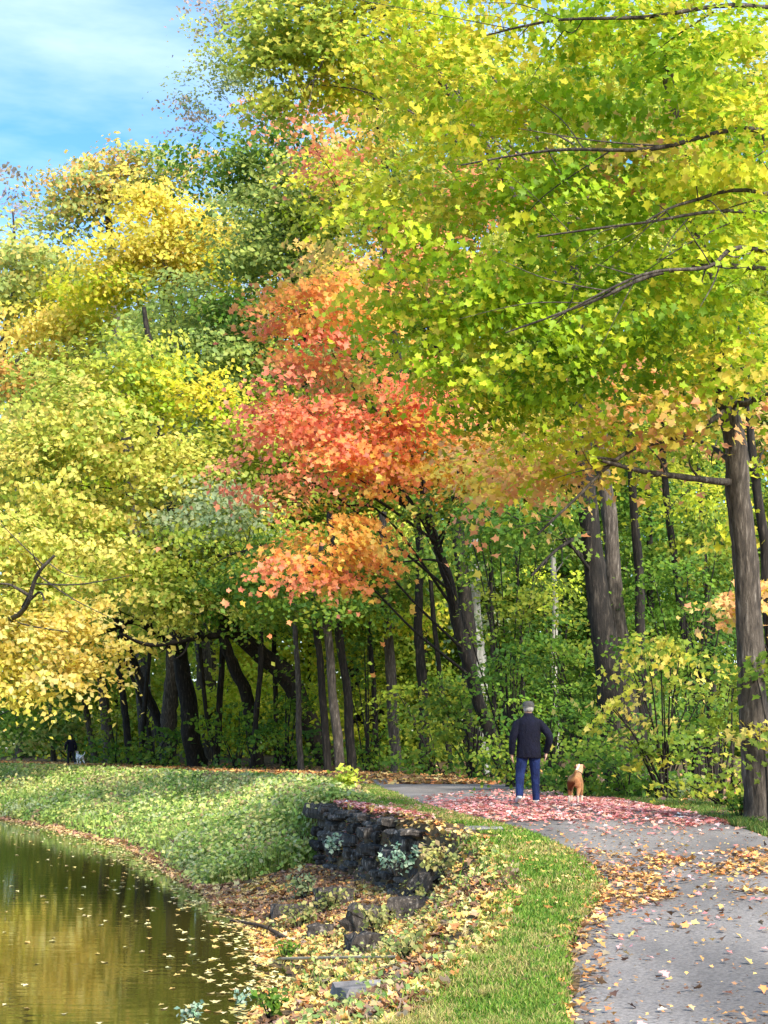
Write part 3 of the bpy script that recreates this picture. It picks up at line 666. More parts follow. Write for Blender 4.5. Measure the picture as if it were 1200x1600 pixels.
# ------------------------------------------------------------------ shrubs
def shrub(kind, label, base, pads, group=None, lsize=None, dens=1.0, leaf=None, stems=5, tmpl=None):
    SEED[0] += 1
    rng = np.random.default_rng(SEED[0])
    b = at(base[0], 1167, base[1]); b[2] = ground_z(b[0], b[1])
    root = empty(kind, b)
    tag(root, label, 'shrub' if 'shrub' in kind else 'sapling', group)
    L = lsize or max(0.10, 0.0033 * base[1])
    P, N, C, CL = clumps(pads, rng, dens * (.6 if base[1] > 50 else 1), L)
    keep = P[:, 2] > ground_z(P[:, 0], P[:, 1]) + 0.02
    P, N, C = P[keep], N[keep], jitter(C[keep], rng)
    link('foliage', leaf_mesh('foliage', P - b, N, L, C, tmpl or ('maple' if base[1] < 30 else 'oval'), rng), leaf or M_LEAF, root)
    q = Quads()
    allc = np.concatenate(CL)
    for e in allc[rng.permutation(len(allc))[:stems * 3]]:
        s = np.array([rng.normal(0, .1), rng.normal(0, .1), -0.05])
        e = e - b
        if e[2] < 0.1: continue
        m = s * .4 + e * .5 + np.array([0, 0, .12 * e[2]])
        rr = 0.012 + 0.0004 * base[1]
        q.add(tube(np.array([s, m, e]), [rr, rr * .7, rr * .35], 5))
    if q.n:
        link('stem', q.mesh('stem'), BARK_D, root)
    return root

YSH = pal((222, 206, 96), (208, 198, 72), (182, 184, 64), (228, 210, 110), (152, 168, 58), (132, 154, 54))
shrub('yellow_shrub', 'tall sparse yellow-leaved shrub on the verge in front of the double trunk', (1040, 28.5),
      [(1020, 1050, 28.2, 75, 40, YSH, .085), (1050, 1110, 28.2, 60, 45, YSH, .085), (980, 1030, 28, 45, 22, YSH, .085), (1000, 1150, 28.2, 60, 35, UNDERY, .15), (1040, 1190, 28, 70, 35, YSH, .085), (975, 1110, 28, 30, 30, YSH, .085), (1060, 1025, 28.4, 40, 18, YSH, .085)], stems=7, lsize=.115)
shrub('yellow_shrub', 'low yellow shrub at the foot of the right-hand maple', (1130, 25),
      [(1130, 1205, 24.6, 50, 40, YSH, .17), (1150, 1120, 25, 40, 40, UNDERY, .16), (1110, 1240, 24.6, 50, 22, UNDERY, .25), (1145, 1060, 25.4, 30, 40, YSH, .12)], lsize=.11)
shrub('yellow_shrub', 'small sprig of yellow leaves right of the maple trunk at the edge', (1215, 20.6), [(1198, 1150, 20.6, 26, 30, YSH, .5), (1200, 1060, 21, 20, 30, UNDERY, .4)], lsize=.11)
GL = 'green understory saplings along the wood edge'
sap = [
 ('green sapling directly behind the walking man', (850, 34), [(850, 1120, 34, 60, 45, UNDER), (820, 1180, 34, 70, 40, UNDERY), (880, 1160, 34, 50, 50, GREEN)]),
 ('leafy shrub behind the tan dog', (905, 31), [(900, 1200, 31, 60, 35, UNDER), (930, 1150, 31.4, 50, 40, UNDER), (880, 1215, 30.6, 40, 20, GREEN), (960, 1215, 30.5, 50, 30, UNDER)]),
 ('dark green shrub right of the tan dog below the yellow shrub', (985, 29.5), [(985, 1215, 29.5, 60, 28, GREEN), (1040, 1225, 28.8, 60, 22, UNDER), (960, 1180, 30, 40, 30, UNDER)]),
 ('shade green sapling around the foot of the double trunk', (920, 36), [(900, 1060, 36, 60, 40, GREEN), (870, 1020, 36, 70, 35, UNDER), (930, 1100, 36, 50, 40, UNDER)]),
 ('green layered sapling left of the double trunk', (800, 38), [(800, 940, 38, 70, 40, UNDERY, .8), (830, 990, 38, 70, 40, GREEN), (790, 1040, 38, 60, 40, UNDER), (770, 830, 39, 80, 35, GREEN), (700, 800, 39.5, 80, 25, GREEN)]),
 ('bright green sapling above the right verge shrubs', (1080, 33), [(1080, 960, 33, 60, 40, GREEN), (1050, 900, 33.5, 60, 40, UNDER), (1110, 880, 33.5, 50, 50, UNDERY), (1100, 1040, 32.5, 40, 40, GREEN)]),
 ('sapling with layered green leaves filling the gap left of the right-hand maple', (1110, 36), [(1080, 820, 36, 60, 50, UNDERY), (1110, 770, 36.5, 50, 40, BRIGHTY, .6), (1130, 930, 35, 50, 50, GREEN), (1120, 1020, 35, 50, 60, UNDER)]),
 ('pale green sapling at the foot of the coral maple', (740, 47), [(730, 1120, 46, 60, 40, UNDERY), (700, 1080, 47, 60, 40, UNDERY), (760, 1060, 47, 50, 40, UNDER), (750, 1180, 46, 50, 30, UNDER)]),
 ('yellow-green shrub by the path right of the lone grey trunk', (680, 54), [(670, 1150, 54, 60, 40, UNDERY), (700, 1190, 53, 50, 22, UNDERY), (650, 1100, 55, 50, 40, UNDERY), (640, 1190, 54, 40, 20, UNDER)]),
 ('mid green shrub between the lone grey trunk and the slender grey one', (575, 62), [(575, 1150, 62, 45, 40, UNDER), (560, 1090, 63, 50, 40, UNDERY), (580, 1190, 61, 40, 20, UNDER), (570, 1020, 63, 50, 40, UNDERY)]),
 ('deep green bush left of the slender grey trunk', (450, 66), [(440, 1120, 66, 60, 45, GREEN), (480, 1160, 66, 45, 40, UNDER), (420, 1170, 65, 60, 35, GREEN), (460, 1080, 67, 40, 40, GREEN)]),
 ('deep green bush right of the broadest trunk', (370, 70), [(370, 1150, 70, 50, 40, GREEN), (350, 1190, 69, 50, 22, UNDER), (390, 1100, 71, 40, 35, UNDER)]),
 ('green bush at the foot of the stems on the bend', (240, 78), [(240, 1160, 78, 45, 32, UNDER), (270, 1185, 77, 40, 16, UNDER), (215, 1185, 78, 35, 16, UNDERY)]),
 ('bright green bush behind the far walker', (110, 108), [(110, 1120, 103, 55, 35, PALEGR, 1.8), (100, 1150, 102, 45, 32, PALEGR, 2), (135, 1155, 101, 35, 30, UNDERY, 1.6), (60, 1155, 102, 40, 30, PALEGR)]),
 ('green bush beyond the path at the left edge', (30, 120), [(30, 1130, 120, 45, 25, UNDER), (45, 1160, 118, 25, 20, UNDER)]),
 ('olive bush between grey trunk and broadest trunk', (185, 88), [(190, 1140, 88, 30, 30, UNDERY), (160, 1175, 87, 30, 16, UNDER)]),
 ('shade green sapling behind the yellow shrub', (1030, 31.5), [(1060, 1150, 31.5, 60, 45, UNDER), (1030, 1020, 32, 60, 30, GREEN), (1090, 1110, 31, 45, 40, GREEN)]),
 ('yellow-green sapling by the birch', (870, 52), [(870, 900, 52, 70, 50, BRIGHTY, .6), (900, 1000, 51, 60, 50, UNDERY), (850, 1060, 50, 60, 40, UNDER)]),
]
for lab, base, pads in sap:
    shrub('understory_shrub', lab, base, pads, GL)

# rows of trees deeper in the wood, each its own thing
rng0 = np.random.default_rng(5)
GT = 'trees deep in the wood'
for i in range(26):
    px = 60 + i * 46 + rng0.uniform(-18, 18) + (34 if i == 1 else 0)
    d = rng0.uniform(84, 108) if px < 560 else rng0.uniform(62, 92)
    if px < 330: d += 26
    t = rng0.uniform(-25, 10)
    pl = ([UNDERY, GREEN, UNDER, UNDERY, UNDER] if px > 600 else [OLIVED, BRIGHTY, UNDERY, YELLIME, BRIGHTY])[i % 5]  # left: brighter greens paint light behind the trunks; right: darker greens paint canopy shade
    pads = [(px + t + rng0.uniform(-50, 50), y + rng0.uniform(-25, 25), d + rng0.uniform(-2, 2), rng0.uniform(60, 95), rng0.uniform(40, 60), pl, .9) for y in (620, 700, 780, 850, 920, 990, 1070, 1140)]
    if px > 560: pads += [(px + t + rng0.uniform(-50, 50), y, d, 90, 70, [OLIVED, UNDERY, YELLIME][i % 3], .8) for y in (580, 450, 300, 150)]
    tree('forest_tree', 'slim trunk and light green leaves deep in the wood behind the path', 'tree', [(px, 1185, d), (px + t * .5, 1040, d), (px + t, 850, d), (px + t, 600, d)], rng0.uniform(.1, .2), .08, pads,
         bark=[BARK, BARK_D][i % 2], group=GT, limbs=False)
SEED[0] += 1
rngw = np.random.default_rng(77)
pads = [(px + rngw.uniform(-30, 30), y + rngw.uniform(-25, 25), 150 + rngw.uniform(-8, 8), 75, 60, [BRIGHTY, UNDER, GREEN, UNDERY, UNDER][rngw.integers(0, 5)], .8) for px in range(-200, 1500, 75) for y in range(560, 1190, 70)]
P, N, C, CL = clumps(pads, rngw, 1.0, .6)
o = link('far_woods', leaf_mesh('far_woods', P, N, .6, jitter(C, rngw), 'oval', rngw), M_LEAF)
tag(o, kind='stuff')
#NEXT

# ------------------------------------------------------------------ ground cover
def poly(px_pts):
    return np.array([hit(*p) for p in px_pts])

def inside(Pg, x, y):
    r = np.zeros(len(x), bool); j = len(Pg) - 1
    for i in range(len(Pg)):
        c = ((Pg[i, 1] > y) != (Pg[j, 1] > y)) & (x < (Pg[j, 0] - Pg[i, 0]) * (y - Pg[i, 1]) / (Pg[j, 1] - Pg[i, 1] + 1e-12) + Pg[i, 0])
        r ^= c; j = i
    return r

def scatter(Pg, n, rng, mask=None):
    xs, ys, k = [], [], 0
    lo, hi = Pg.min(0), Pg.max(0)
    for _ in range(200):
        x = rng.uniform(lo[0], hi[0], n); y = rng.uniform(lo[1], hi[1], n)
        s = inside(Pg, x, y)
        if mask is not None:
            s &= rng.uniform(size=n) < mask(x, y)
        xs.append(x[s]); ys.append(y[s]); k += s.sum()
        if k >= n: break
    return np.concatenate(xs)[:n], np.concatenate(ys)[:n]

def surf_z(x, y):
    el, er = itp(EL, y), itp(ER, y)
    u = np.clip((x - el) / (er - el), 0, 1)
    on = (u > 0.02) & (u < .98)
    return np.where(on, np.maximum(ground_z(x, y), zpath(y) + 0.03 * (1 - (2 * u - 1) ** 2)), ground_z(x, y))

def litter(name, parts, rng, mat=None, kind='stuff', water=False, tilt=.33):
    PP, CC, SS = [], [], []
    for (x, y, size, pl) in parts:
        z = np.full(len(x), ZW + .004) if water else surf_z(x, y) + rng.uniform(.012, .035, len(x))
        PP.append(np.stack([x, y, z], -1)); CC.append(jitter(pl[rng.integers(0, len(pl), len(x))], rng, .05, .18)); SS.append(np.full(len(x), size))
    P = np.concatenate(PP); C = np.concatenate(CC); L = np.concatenate(SS)
    N = rng.normal(0, tilt, (len(P), 3)) + np.array([0, 0, 1.0])
    if water: N = rng.normal(0, .03, (len(P), 3)) + np.array([0, 0, 1.0])
    o = link(name, leaf_mesh(name, P, N, L, C, 'maple', rng), mat or M_LEAF_DRY)
    tag(o, kind=kind)
    return o

def blades(name, x, y, h, w, cols, rng, lean=.35, mat=None, z=None, segs=False):
    n = len(x)
    z = surf_z(x, y) - .01 if z is None else z
    P = np.stack([x, y, z], -1)
    a = rng.uniform(0, 2 * np.pi, n); s = np.stack([np.cos(a), np.sin(a), np.zeros(n)], -1) * (w * rng.uniform(.7, 1.3, n))[:, None]
    ln = rng.normal(0, lean, (n, 2)); hh = h * rng.uniform(.5, 1.35, n)
    mid = P + np.stack([ln[:, 0] * hh * .35, ln[:, 1] * hh * .35, hh * .6], -1)
    tip = P + np.stack([ln[:, 0] * hh, ln[:, 1] * hh, hh * (1 - .25 * np.abs(ln).sum(1))], -1)
    V = np.stack([P - s, P + s, mid + s * .7, mid - s * .7, tip], 1)
    F3 = np.array([(0, 1, 2), (0, 2, 3), (3, 2, 4)])[None] + (np.arange(n) * 5)[:, None, None]
    o = link(name, mesh_np(name, V, F3, 3, np.repeat(cols, 5, 0)), mat or M_GRASS)
    tag(o, kind='stuff')
    return o

rg = np.random.default_rng(31)
GR = pal((104, 142, 44), (90, 130, 40), (126, 156, 54), (144, 160, 70), (78, 116, 38))
GR_DRY = pal((170, 160, 92), (150, 150, 80), (186, 170, 110))
# mown strip between the path and the slope
n = 190000
y = 8 + 32 * rg.uniform(size=n) ** 1.9
pe, el = itp(PE, y), itp(EL, y)
u = rg.uniform(-.3, 1.12, n)
x = pe + (el - pe) * u
edge = np.minimum(S((u + .3) / .35), S((1.12 - u) / .16))
k = (rg.uniform(size=n) < edge * (.2 + 1.0 * fbm(x * 1.1, y * .8, 41))) & ~((x < itp(PE, y) + .1 + .55 * fbm(x, y, 42)) & (y > 18.6) & (y < 28.4))
x, y = x[k], y[k]
dry = fbm(x * 1.6, y * 1.2, 44) + rg.normal(0, .12, len(x))
col = np.where((dry > .58)[:, None], GR_DRY[rg.integers(0, 3, len(x))], GR[rg.integers(0, 5, len(x))])
blades('grass', x, y, .05 + .03 * fbm(x * 2, y * 2, 45), .0035 + .00025 * y, jitter(col, rg), rg)
# verge on the far right of the path and the wood edge
n = 70000
y = 15 + 33 * rg.uniform(size=n) ** 1.3
x = itp(ER, y) + np.abs(rg.normal(0, .8, n)) - .12
k = rg.uniform(size=n) < (.25 + .9 * fbm(x * .9, y * .7, 51))
x, y = x[k], y[k]
VG = pal((92, 124, 50), (108, 134, 58), (80, 110, 44), (140, 146, 72))
blades('verge_grass', x, y, .09, .004 + .00025 * y, jitter(VG[rg.integers(0, 4, len(x))], rg), rg)

# tall weeds on the bank between the bend of the path and the water
def bank_pts(n, d0, d1, pw=1.3):
    y = d0 + (d1 - d0) * rg.uniform(size=n) ** pw
    p, kk, w = itp(PE, y), itp(KE, y), itp(WE, y)
    lo = w + .12 + .022 * np.maximum(y - 27, 0) * .5
    u = rg.uniform(0, 1, n)
    hi = p + np.minimum(.7, .55 * (itp(EL, y) - p))
    return lo + (hi - lo) * u, y, u
WD = pal((154, 178, 84), (172, 190, 96), (134, 164, 76), (190, 198, 116), (118, 148, 66), (170, 180, 128))
WDY = pal((212, 208, 126), (198, 194, 120), (176, 154, 112))
x, y, u = bank_pts(90000, 27.5, 112, 1.6)
cl = fbm(x * 1.15, y * .7, 61)
hgt = (.05 + 1.25 * cl ** 2) * (.10 + .90 * S((1 - u) / .5)) * (.3 + .7 * S(u / .12))
k = rg.uniform(size=len(x)) < .25 + 1.2 * cl
x, y, hgt, cl = x[k], y[k], hgt[k], cl[k]
zz = ground_z(x, y) + hgt * rg.uniform(.15, 1, len(x)) ** .7
tx, ty, tu = bank_pts(1500, 27.6, 105, 1.5)
tr = rg.uniform(.22, .55, len(tx)) * (.55 + .45 * S((1 - tu) / .5)); th_ = tr * rg.uniform(.7, 1.3, len(tx)) * (.5 + .5 * S((1 - tu) / .4))
v3 = rg.normal(size=(len(tx), 64, 3)); v3 /= np.linalg.norm(v3, axis=2, keepdims=True); v3[..., 2] = np.abs(v3[..., 2])
v3 *= rg.uniform(.55, 1.05, (len(tx), 64, 1))
ux = (tx[:, None] + v3[..., 0] * tr[:, None]).ravel(); uy = (ty[:, None] + v3[..., 1] * tr[:, None]).ravel()
uz = np.maximum(ground_z(ux, uy), np.repeat(ground_z(tx, ty), 64)) * 0 + np.repeat(ground_z(tx, ty), 64) + (v3[..., 2] * th_[:, None]).ravel()
tcol = np.concatenate([WD, WD, WDY])[rg.integers(0, 15, len(tx))]
TUFT = (np.stack([ux, uy, uz], -1), np.repeat(tcol, 64, 0), .05 + .0014 * uy)
kk2 = rg.uniform(size=len(x)) < .5
x, y, zz = x[kk2], y[kk2], zz[kk2]
L = .055 + .0015 * y
hue = fbm(x * .5 + 40, y * .35, 66) + rg.normal(0, .1, len(x))
col = np.where((hue > .58)[:, None], WDY[rg.integers(0, 3, len(x))], WD[rg.integers(0, 6, len(x))])
N = rg.normal(0, .65, (len(x), 3)) + np.array([-.3, -.35, .6])
tn = v3.reshape(-1, 3) * .7 + rg.normal(0, .4, (len(ux), 3)) + np.array([0, -.2, .3])
o = link('bank_weeds', leaf_mesh('bank_weeds', np.concatenate([np.stack([x, y, zz], -1), TUFT[0]]), np.concatenate([N, tn]), np.concatenate([L, TUFT[2]]), np.concatenate([jitter(col, rg, .05, .2), jitter(TUFT[1], rg, .04, .12)]), 'oval', rg), M_GRASS)
tag(o, kind='stuff')
x, y, u = bank_pts(50000, 27.5, 100, 1.6)
cl = fbm(x * .9, y * .55, 61)
blades('bank_grass', x, y, .08 + .5 * cl * S((1 - u) / .6), .006 + .0003 * y, jitter(WD[rg.integers(0, 6, len(x))], rg), rg, .45)

# fallen leaves
REDS = pal((236, 156, 148), (240, 174, 166), (222, 136, 130), (244, 198, 188), (204, 124, 120), (236, 164, 140), (218, 170, 146))
TANS = pal((226, 182, 106), (214, 160, 92), (232, 200, 130), (190, 140, 84), (222, 142, 84))
YELS = pal((214, 190, 104), (222, 200, 124), (198, 170, 88), (206, 182, 132))
BRNS = pal((122, 92, 68), (146, 112, 82), (104, 80, 66), (168, 132, 98), (134, 116, 98))
Pr = poly([(540, 1264), (610, 1259), (700, 1258), (800, 1249), (960, 1252), (1060, 1268), (1140, 1288), (1090, 1300), (960, 1292), (850, 1290), (770, 1287), (700, 1277), (640, 1290), (565, 1284)])
rx, ry = scatter(Pr, 5600, rg, lambda x, y: np.clip(fbm(x * 1.9, y * 1.1, 71) * 3 - .75, 0.04, 1))
Pr2 = poly([(520, 1268), (560, 1252), (820, 1236), (1010, 1246), (1190, 1294), (1050, 1325), (800, 1300), (640, 1300)])
rx2, ry2 = scatter(Pr2, 1500, rg)
wt = rg.uniform(.02, .62, 1500); wq = np.array([-1.42, 28.0]) + wt[:, None] * np.array([2.22, -8.7]) + np.stack([rg.uniform(-.15, .75, 1500), 0 * wt], -1)
rx2 = np.concatenate([rx2, wq[:, 0]]); ry2 = np.concatenate([ry2, wq[:, 1]])
litter('red_fallen_leaves', [(rx, ry, .085, REDS), (rx2, ry2, .085, REDS)], rg, tilt=.2)
orange = poly([(945, 1345), (1230, 1335), (1230, 1425), (1120, 1400), (1010, 1425), (940, 1455), (905, 1490), (890, 1440), (940, 1390)])
ox, oy = scatter(orange, 1150, rg, lambda x, y: np.clip(fbm(x * 1.7, y * 1.1, 73) * 4 - 1.7, 0.03, 1))
allp = poly([(830, 1300), (1180, 1300), (1240, 1340), (1240, 1620), (860, 1620), (900, 1460), (940, 1390)])
ax_, ay_ = scatter(allp, 620, rg, lambda x, y: np.clip(fbm(x * 1.3, y * .9, 75) * 3 - 1, 0.1, 1))
n = 700
ey = 8 + 9.5 * rg.uniform(size=n); ex = itp(EL, ey) + rg.normal(.05, .14, n)
far_y = 40 + 65 * rg.uniform(size=7000) ** 1.2
far_x = itp(EL, far_y) + (itp(ER, far_y) - itp(EL, far_y)) * np.clip(rg.normal(.62, .33, 7000), -.08, 1.15)
kf = (rg.uniform(size=7000) < .55 + .5 * S((far_y - 46) / 8)); far_x, far_y = far_x[kf], far_y[kf]
cb_y = 8 + 16 * rg.uniform(size=2600) ** 1.2; cb_x = itp(EL, cb_y) + (itp(ER, cb_y) - itp(EL, cb_y)) * rg.uniform(0, 1, 2600)
kc = rg.uniform(size=2600) < np.clip(fbm(cb_x * 1.2, cb_y * .6, 77) * 2.6 - .7, .08, 1); cb_x, cb_y = cb_x[kc], cb_y[kc]
st_y = 13 + 12 * rg.uniform(size=700); st_x = itp(PE, st_y) + (itp(EL, st_y) - itp(PE, st_y)) * rg.uniform(-.1, 1.05, 700)
litter('fallen_leaves', [(ox, oy, .066, np.concatenate([TANS, TANS, BRNS])), (ax_[:430], ay_[:430], .06, np.concatenate([TANS, BRNS])), (ax_[430:], ay_[430:], .06, REDS), (ex, ey, .06, np.concatenate([TANS, BRNS])),
                         (far_x, far_y, .2, np.concatenate([TANS, BRNS[:2]])), (cb_x, cb_y, .028, np.concatenate([BRNS, TANS])), (st_x, st_y, .07, np.concatenate([TANS, YELS]))], rg)
# litter over the slope down to the water, and the wood floor
n = 15000
sy = 8 + 18.5 * rg.uniform(size=n) ** 1.1
w, p = itp(WE, sy), itp(PE, sy)
sx = w + (p - w) * rg.uniform(-.06, 1.05, n)
k = (rg.uniform(size=n) < np.clip(fbm(sx * 1.6, sy * 1.3, 81) * 3.2 - .75, .05, 1))
sx, sy = sx[k], sy[k]
ly = 17.5 + 9.5 * rg.uniform(size=3200); lp = itp(PE, ly); lx = lp - .3 - np.abs(rg.normal(0, .8, 3200)); sx = np.concatenate([sx, lx]); sy = np.concatenate([sy, ly])
m = rg.uniform(size=len(sx))
dark = (fbm(sx * .9, sy * .8, 84) + .12 * S((sy - 19) / 3) > .66)
wy = 18 + 70 * rg.uniform(size=5000) ** 1.2; wx = itp(ER, wy) + np.abs(rg.normal(0, 3.5, 5000))
litter('leaf_litter', [(sx[(m < .5) & ~dark], sy[(m < .5) & ~dark], .085, YELS), (sx[(m >= .5) & (m < .82)], sy[(m >= .5) & (m < .82)], .085, TANS), (sx[(m >= .82) | dark], sy[(m >= .82) | dark], .09, BRNS),
                       (wx, wy, .15, np.concatenate([TANS, BRNS, BRNS]))], rg, tilt=.45)
# low weeds on the litter slope
n = 9000
sy = 8.2 + 14 * rg.uniform(size=n); w, p = itp(WE, sy), itp(PE, sy)
sx = w + (p - w) * rg.uniform(.05, 1, n)
k = (rg.uniform(size=n) < np.clip(fbm(sx * 1.2, sy * 1.0, 91) * 4 - 1.75, 0.02, 1)); sx, sy = sx[k], sy[k]
blades('slope_grass', sx, sy, .10, .008, jitter(np.concatenate([GR, GR_DRY])[rg.integers(0, 8, len(sx))], rg), rg, .6)
k = rg.permutation(len(sx))[:1700]
P = np.stack([sx[k] + rg.normal(0, .05, len(k)), sy[k] + rg.normal(0, .05, len(k)), ground_z(sx[k], sy[k]) + rg.uniform(.02, .15, len(k))], -1)
SW = pal((170, 178, 110), (150, 164, 90), (190, 186, 120), (120, 146, 80))
o = link('slope_weeds', leaf_mesh('slope_weeds', P, rg.normal(0, .5, (len(k), 3)) + np.array([0, -.2, .8]), .05, jitter(SW[rg.integers(0, 4, len(k))], rg), 'oval', rg), M_GRASS)
tag(o, kind='stuff')
# floating leaves
n = 6500
fy = 9 + 62 * rg.uniform(size=n) ** 1.25
off = np.abs(rg.exponential(1, n)) * (.25 + .012 * fy)
k = rg.uniform(size=n) < np.clip(fbm(off * 1.2 + 3, fy * .8, 95) * 3.4 - .9, .04, 1)
k &= ~((off < .0))
fy, off = fy[k], off[k]
fx = itp(WE, fy) - off + .15
k = rg.uniform(size=len(fx)) < np.exp(-off / (.35 + .012 * fy)) + .12
fx, fy = fx[k], fy[k]
n2 = 230
fy2 = 9 + 45 * rg.uniform(size=n2) ** 1.3; fx2 = itp(WE, fy2) - rg.uniform(0, 1, n2) ** 1.6 * (1.0 + .16 * fy2)
FL = pal((226, 208, 140), (214, 186, 110), (236, 220, 160), (196, 166, 100), (180, 170, 110))
litter('floating_leaves', [(fx, fy, .10, FL), (fx2, fy2, .085, FL)], rg, water=True)
# reddish leaf and silt line along the far waterline
n = 9000
by = 24 + 60 * rg.uniform(size=n) ** 1.3
bx = itp(WE, by) + np.abs(rg.normal(0, 1, n)) * (.16 + .006 * by) - .2
RB = pal((196, 156, 112), (150, 112, 90), (214, 182, 124), (126, 104, 84), (222, 196, 134), (178, 130, 108))
litter('shore_leaves', [(bx, by, .14, RB)], rg)


# ------------------------------------------------------------------ stones, wall, dead wood
def rock_bm(bm, c, s, rng, rot=None, jit=.16):
    """one rough block with chipped corners"""
    n0 = len(bm.verts)
    r = bmesh.ops.create_cube(bm, size=1.0)
    es = list({e for v in r['verts'] for e in v.link_edges})
    bmesh.ops.subdivide_edges(bm, edges=es, cuts=2, use_grid_fill=True)
    bm.verts.ensure_lookup_table()
    vs = bm.verts[n0:]
    ca, sa = math.cos(rot or 0), math.sin(rot or 0)
    for v in vs:
        q = v.co
        l = max(abs(q.x), abs(q.y), abs(q.z)); n = q.length
        f = 1 - .16 * max(0, n - .5) / .36
        x, y, z = q.x * f * s[0], q.y * f * s[1], q.z * f * s[2]
        m = min(s)
        x += rng.normal(0, jit * m * .35); y += rng.normal(0, jit * m * .35); z += rng.normal(0, jit * m * .35)
        v.co = (c[0] + x * ca - y * sa, c[1] + x * sa + y * ca, c[2] + z)

def bm_obj(name, bm, mat, parent=None, smooth=False):
    me = bpy.data.meshes.new(name)
    bm.normal_update()
    bm.to_mesh(me); bm.free()
    if smooth:
        me.polygons.foreach_set('use_smooth', np.ones(len(me.polygons), bool))
    return link(name, me, mat, parent)

A, B = np.array([-1.0, 27.8]), np.array([.84, 20.0])
dirw = (B - A) / np.linalg.norm(B - A); nrm = np.array([-abs(dirw[1]), -abs(dirw[0])]) * np.array([1, 1]); nrm = np.array([dirw[1], -dirw[0]])
if nrm[0] > 0: nrm = -nrm
Lw = np.linalg.norm(B - A); angw = math.atan2(dirw[1], dirw[0])
rw = np.random.default_rng(9)
root = empty('stone_wall', (A[0], A[1], -.9))
tag(root, 'crumbling dark drystone retaining wall between the grassy bank and the littered slope', 'wall')
bm = bmesh.new()
zc = -1.25
while zc < .48:
    hc = rw.uniform(.07, .2); s = rw.uniform(-.2, .1)
    while s < Lw + .25:
        lc = rw.uniform(.16, .75)
        t = (s + lc / 2) / Lw
        top = np.interp(t, [0, .12, .3, .5, .7, .85, 1.0, 1.1], [.50, .50, .49, .44, .40, .30, .02, -.3]) + rw.normal(0, .05)
        if zc + hc < top + .05:
            o_ = rw.normal(.1, .085) + .06 * (top - zc)
            c = A + dirw * (s + lc / 2) + nrm * (o_ - .16 + .2 * max(0, t - .35))
            rock_bm(bm, (c[0] - A[0], c[1] - A[1], zc + hc / 2 + .9 + rw.normal(0, .022)), (lc * .97, .46, hc * .95), rw, angw + rw.normal(0, .14), .22)
        s += lc
    zc += hc
bm_obj('masonry', bm, M_STONE, root)
bm = bmesh.new()
c = A + dirw * .2 + nrm * .02
rock_bm(bm, (c[0] - A[0], c[1] - A[1], .47 + .9 - .12), (.95, .7, .28), rw, angw + .3, .12)
bm_obj('capstone', bm, M_STONE, root)

M_SLAB = mat_noise('grey_slab', lin(86, 84, 82), lin(164, 160, 156), 6, .85, (1, 1, 1), .6, lin(124, 120, 118))
def stone(kind, label, px, py, size, rot, mat, dz=0.0, group=None):
    g = hit(px, py); z = max(ground_z(*g), ZW)
    bm = bmesh.new()
    rr = np.random.default_rng(int(px * 7 + py))
    rock_bm(bm, (0, 0, size[2] * .3), size, rr, rot, .3)
    o = bm_obj(kind, bm, mat)
    o.location = (g[0], g[1], z + dz)
    tag(o, label, 'stone', group)
stone('flat_stone', 'pale flat slab at the near foot of the littered slope', 580, 1556, (.5, .42, .10), .3, M_SLAB)
stone('flat_stone', 'flat slab beside the mown grass at the right end of the wall', 752, 1298, (.55, .35, .07), .2, M_SLAB)
for lab, px, py, sz in [('dark loose stone below the left end of the wall', 520, 1415, (.6, .45, .3)), ('dark loose stone at the foot of the wall under the pale weeds', 575, 1452, (.55, .4, .34)),
                        ('lowest dark stone fallen from the wall', 565, 1490, (.45, .35, .25)), ('dark stone in the red leaves near the waterline', 455, 1432, (.55, .4, .2)),
                        ('dark broken stone under the near end of the wall', 640, 1440, (.5, .4, .34)), ('small dark stone among leaves left of the lowest stone', 500, 1462, (.35, .3, .18)),
                        ('mid sized stone against the near end of the wall', 676, 1400, (.45, .4, .3))]:
    stone('fallen_stone', lab, px, py, sz, px % 7, M_STONE)

def log(kind, label, cat, p0, p1, r, mat, side=None, lift=.5):
    a, b = hit(*p0), hit(*p1)
    za, zb = max(ground_z(*a), ZW), max(ground_z(*b), ZW)
    rr = np.random.default_rng(int(p0[0] + p1[1]))
    base = np.array([a[0], a[1], za])
    o_ = empty(kind, base); tag(o_, label, cat)
    A_ = np.array([0, 0, r * lift]); B_ = np.array([b[0], b[1], zb]) - base + np.array([0, 0, r * lift])
    m = (A_ + B_) / 2 + np.array([0, 0, r * .8]) + rr.normal(0, .06, 3) * np.array([1, 1, .3])
    q = Quads(); q.add(tube([A_, m, B_], [r, r * .85, r * .5], 8, rr, .1))
    link('stem', q.mesh('stem'), mat, o_)
    for t in (.35, .6, .8):
        q = Quads()
        s = A_ + (B_ - A_) * t; e = s + rr.normal(0, .16, 3) + np.array([0, 0, .05]); e[2] = max(min(e[2], s[2] + .15), .03)
        q.add(tube([s, (s + e) / 2 + np.array([0, 0, .03]), e], [r * .4, r * .3, r * .12], 5))
        link('twig', q.mesh('twig'), mat, o_)
M_STICK = mat_noise('bleached_stick', lin(150, 132, 104), lin(206, 188, 156), 9, .9)
M_RED = mat_noise('red_brown_wood', lin(92, 60, 46), lin(160, 112, 86), 7, .9, (1, 1, 1), .5, lin(124, 84, 64))
log('fallen_log', 'reddish driftwood log along the far waterline', 'log', (110, 1292), (190, 1306), .09, M_RED)
log('fallen_log', 'short broken reddish log by the water below the bank', 'log', (230, 1312), (300, 1336), .09, M_RED)
log('fallen_branch', 'long pale stick lying across the littered slope', 'branch', (430, 1500), (700, 1498), .018, M_STICK)
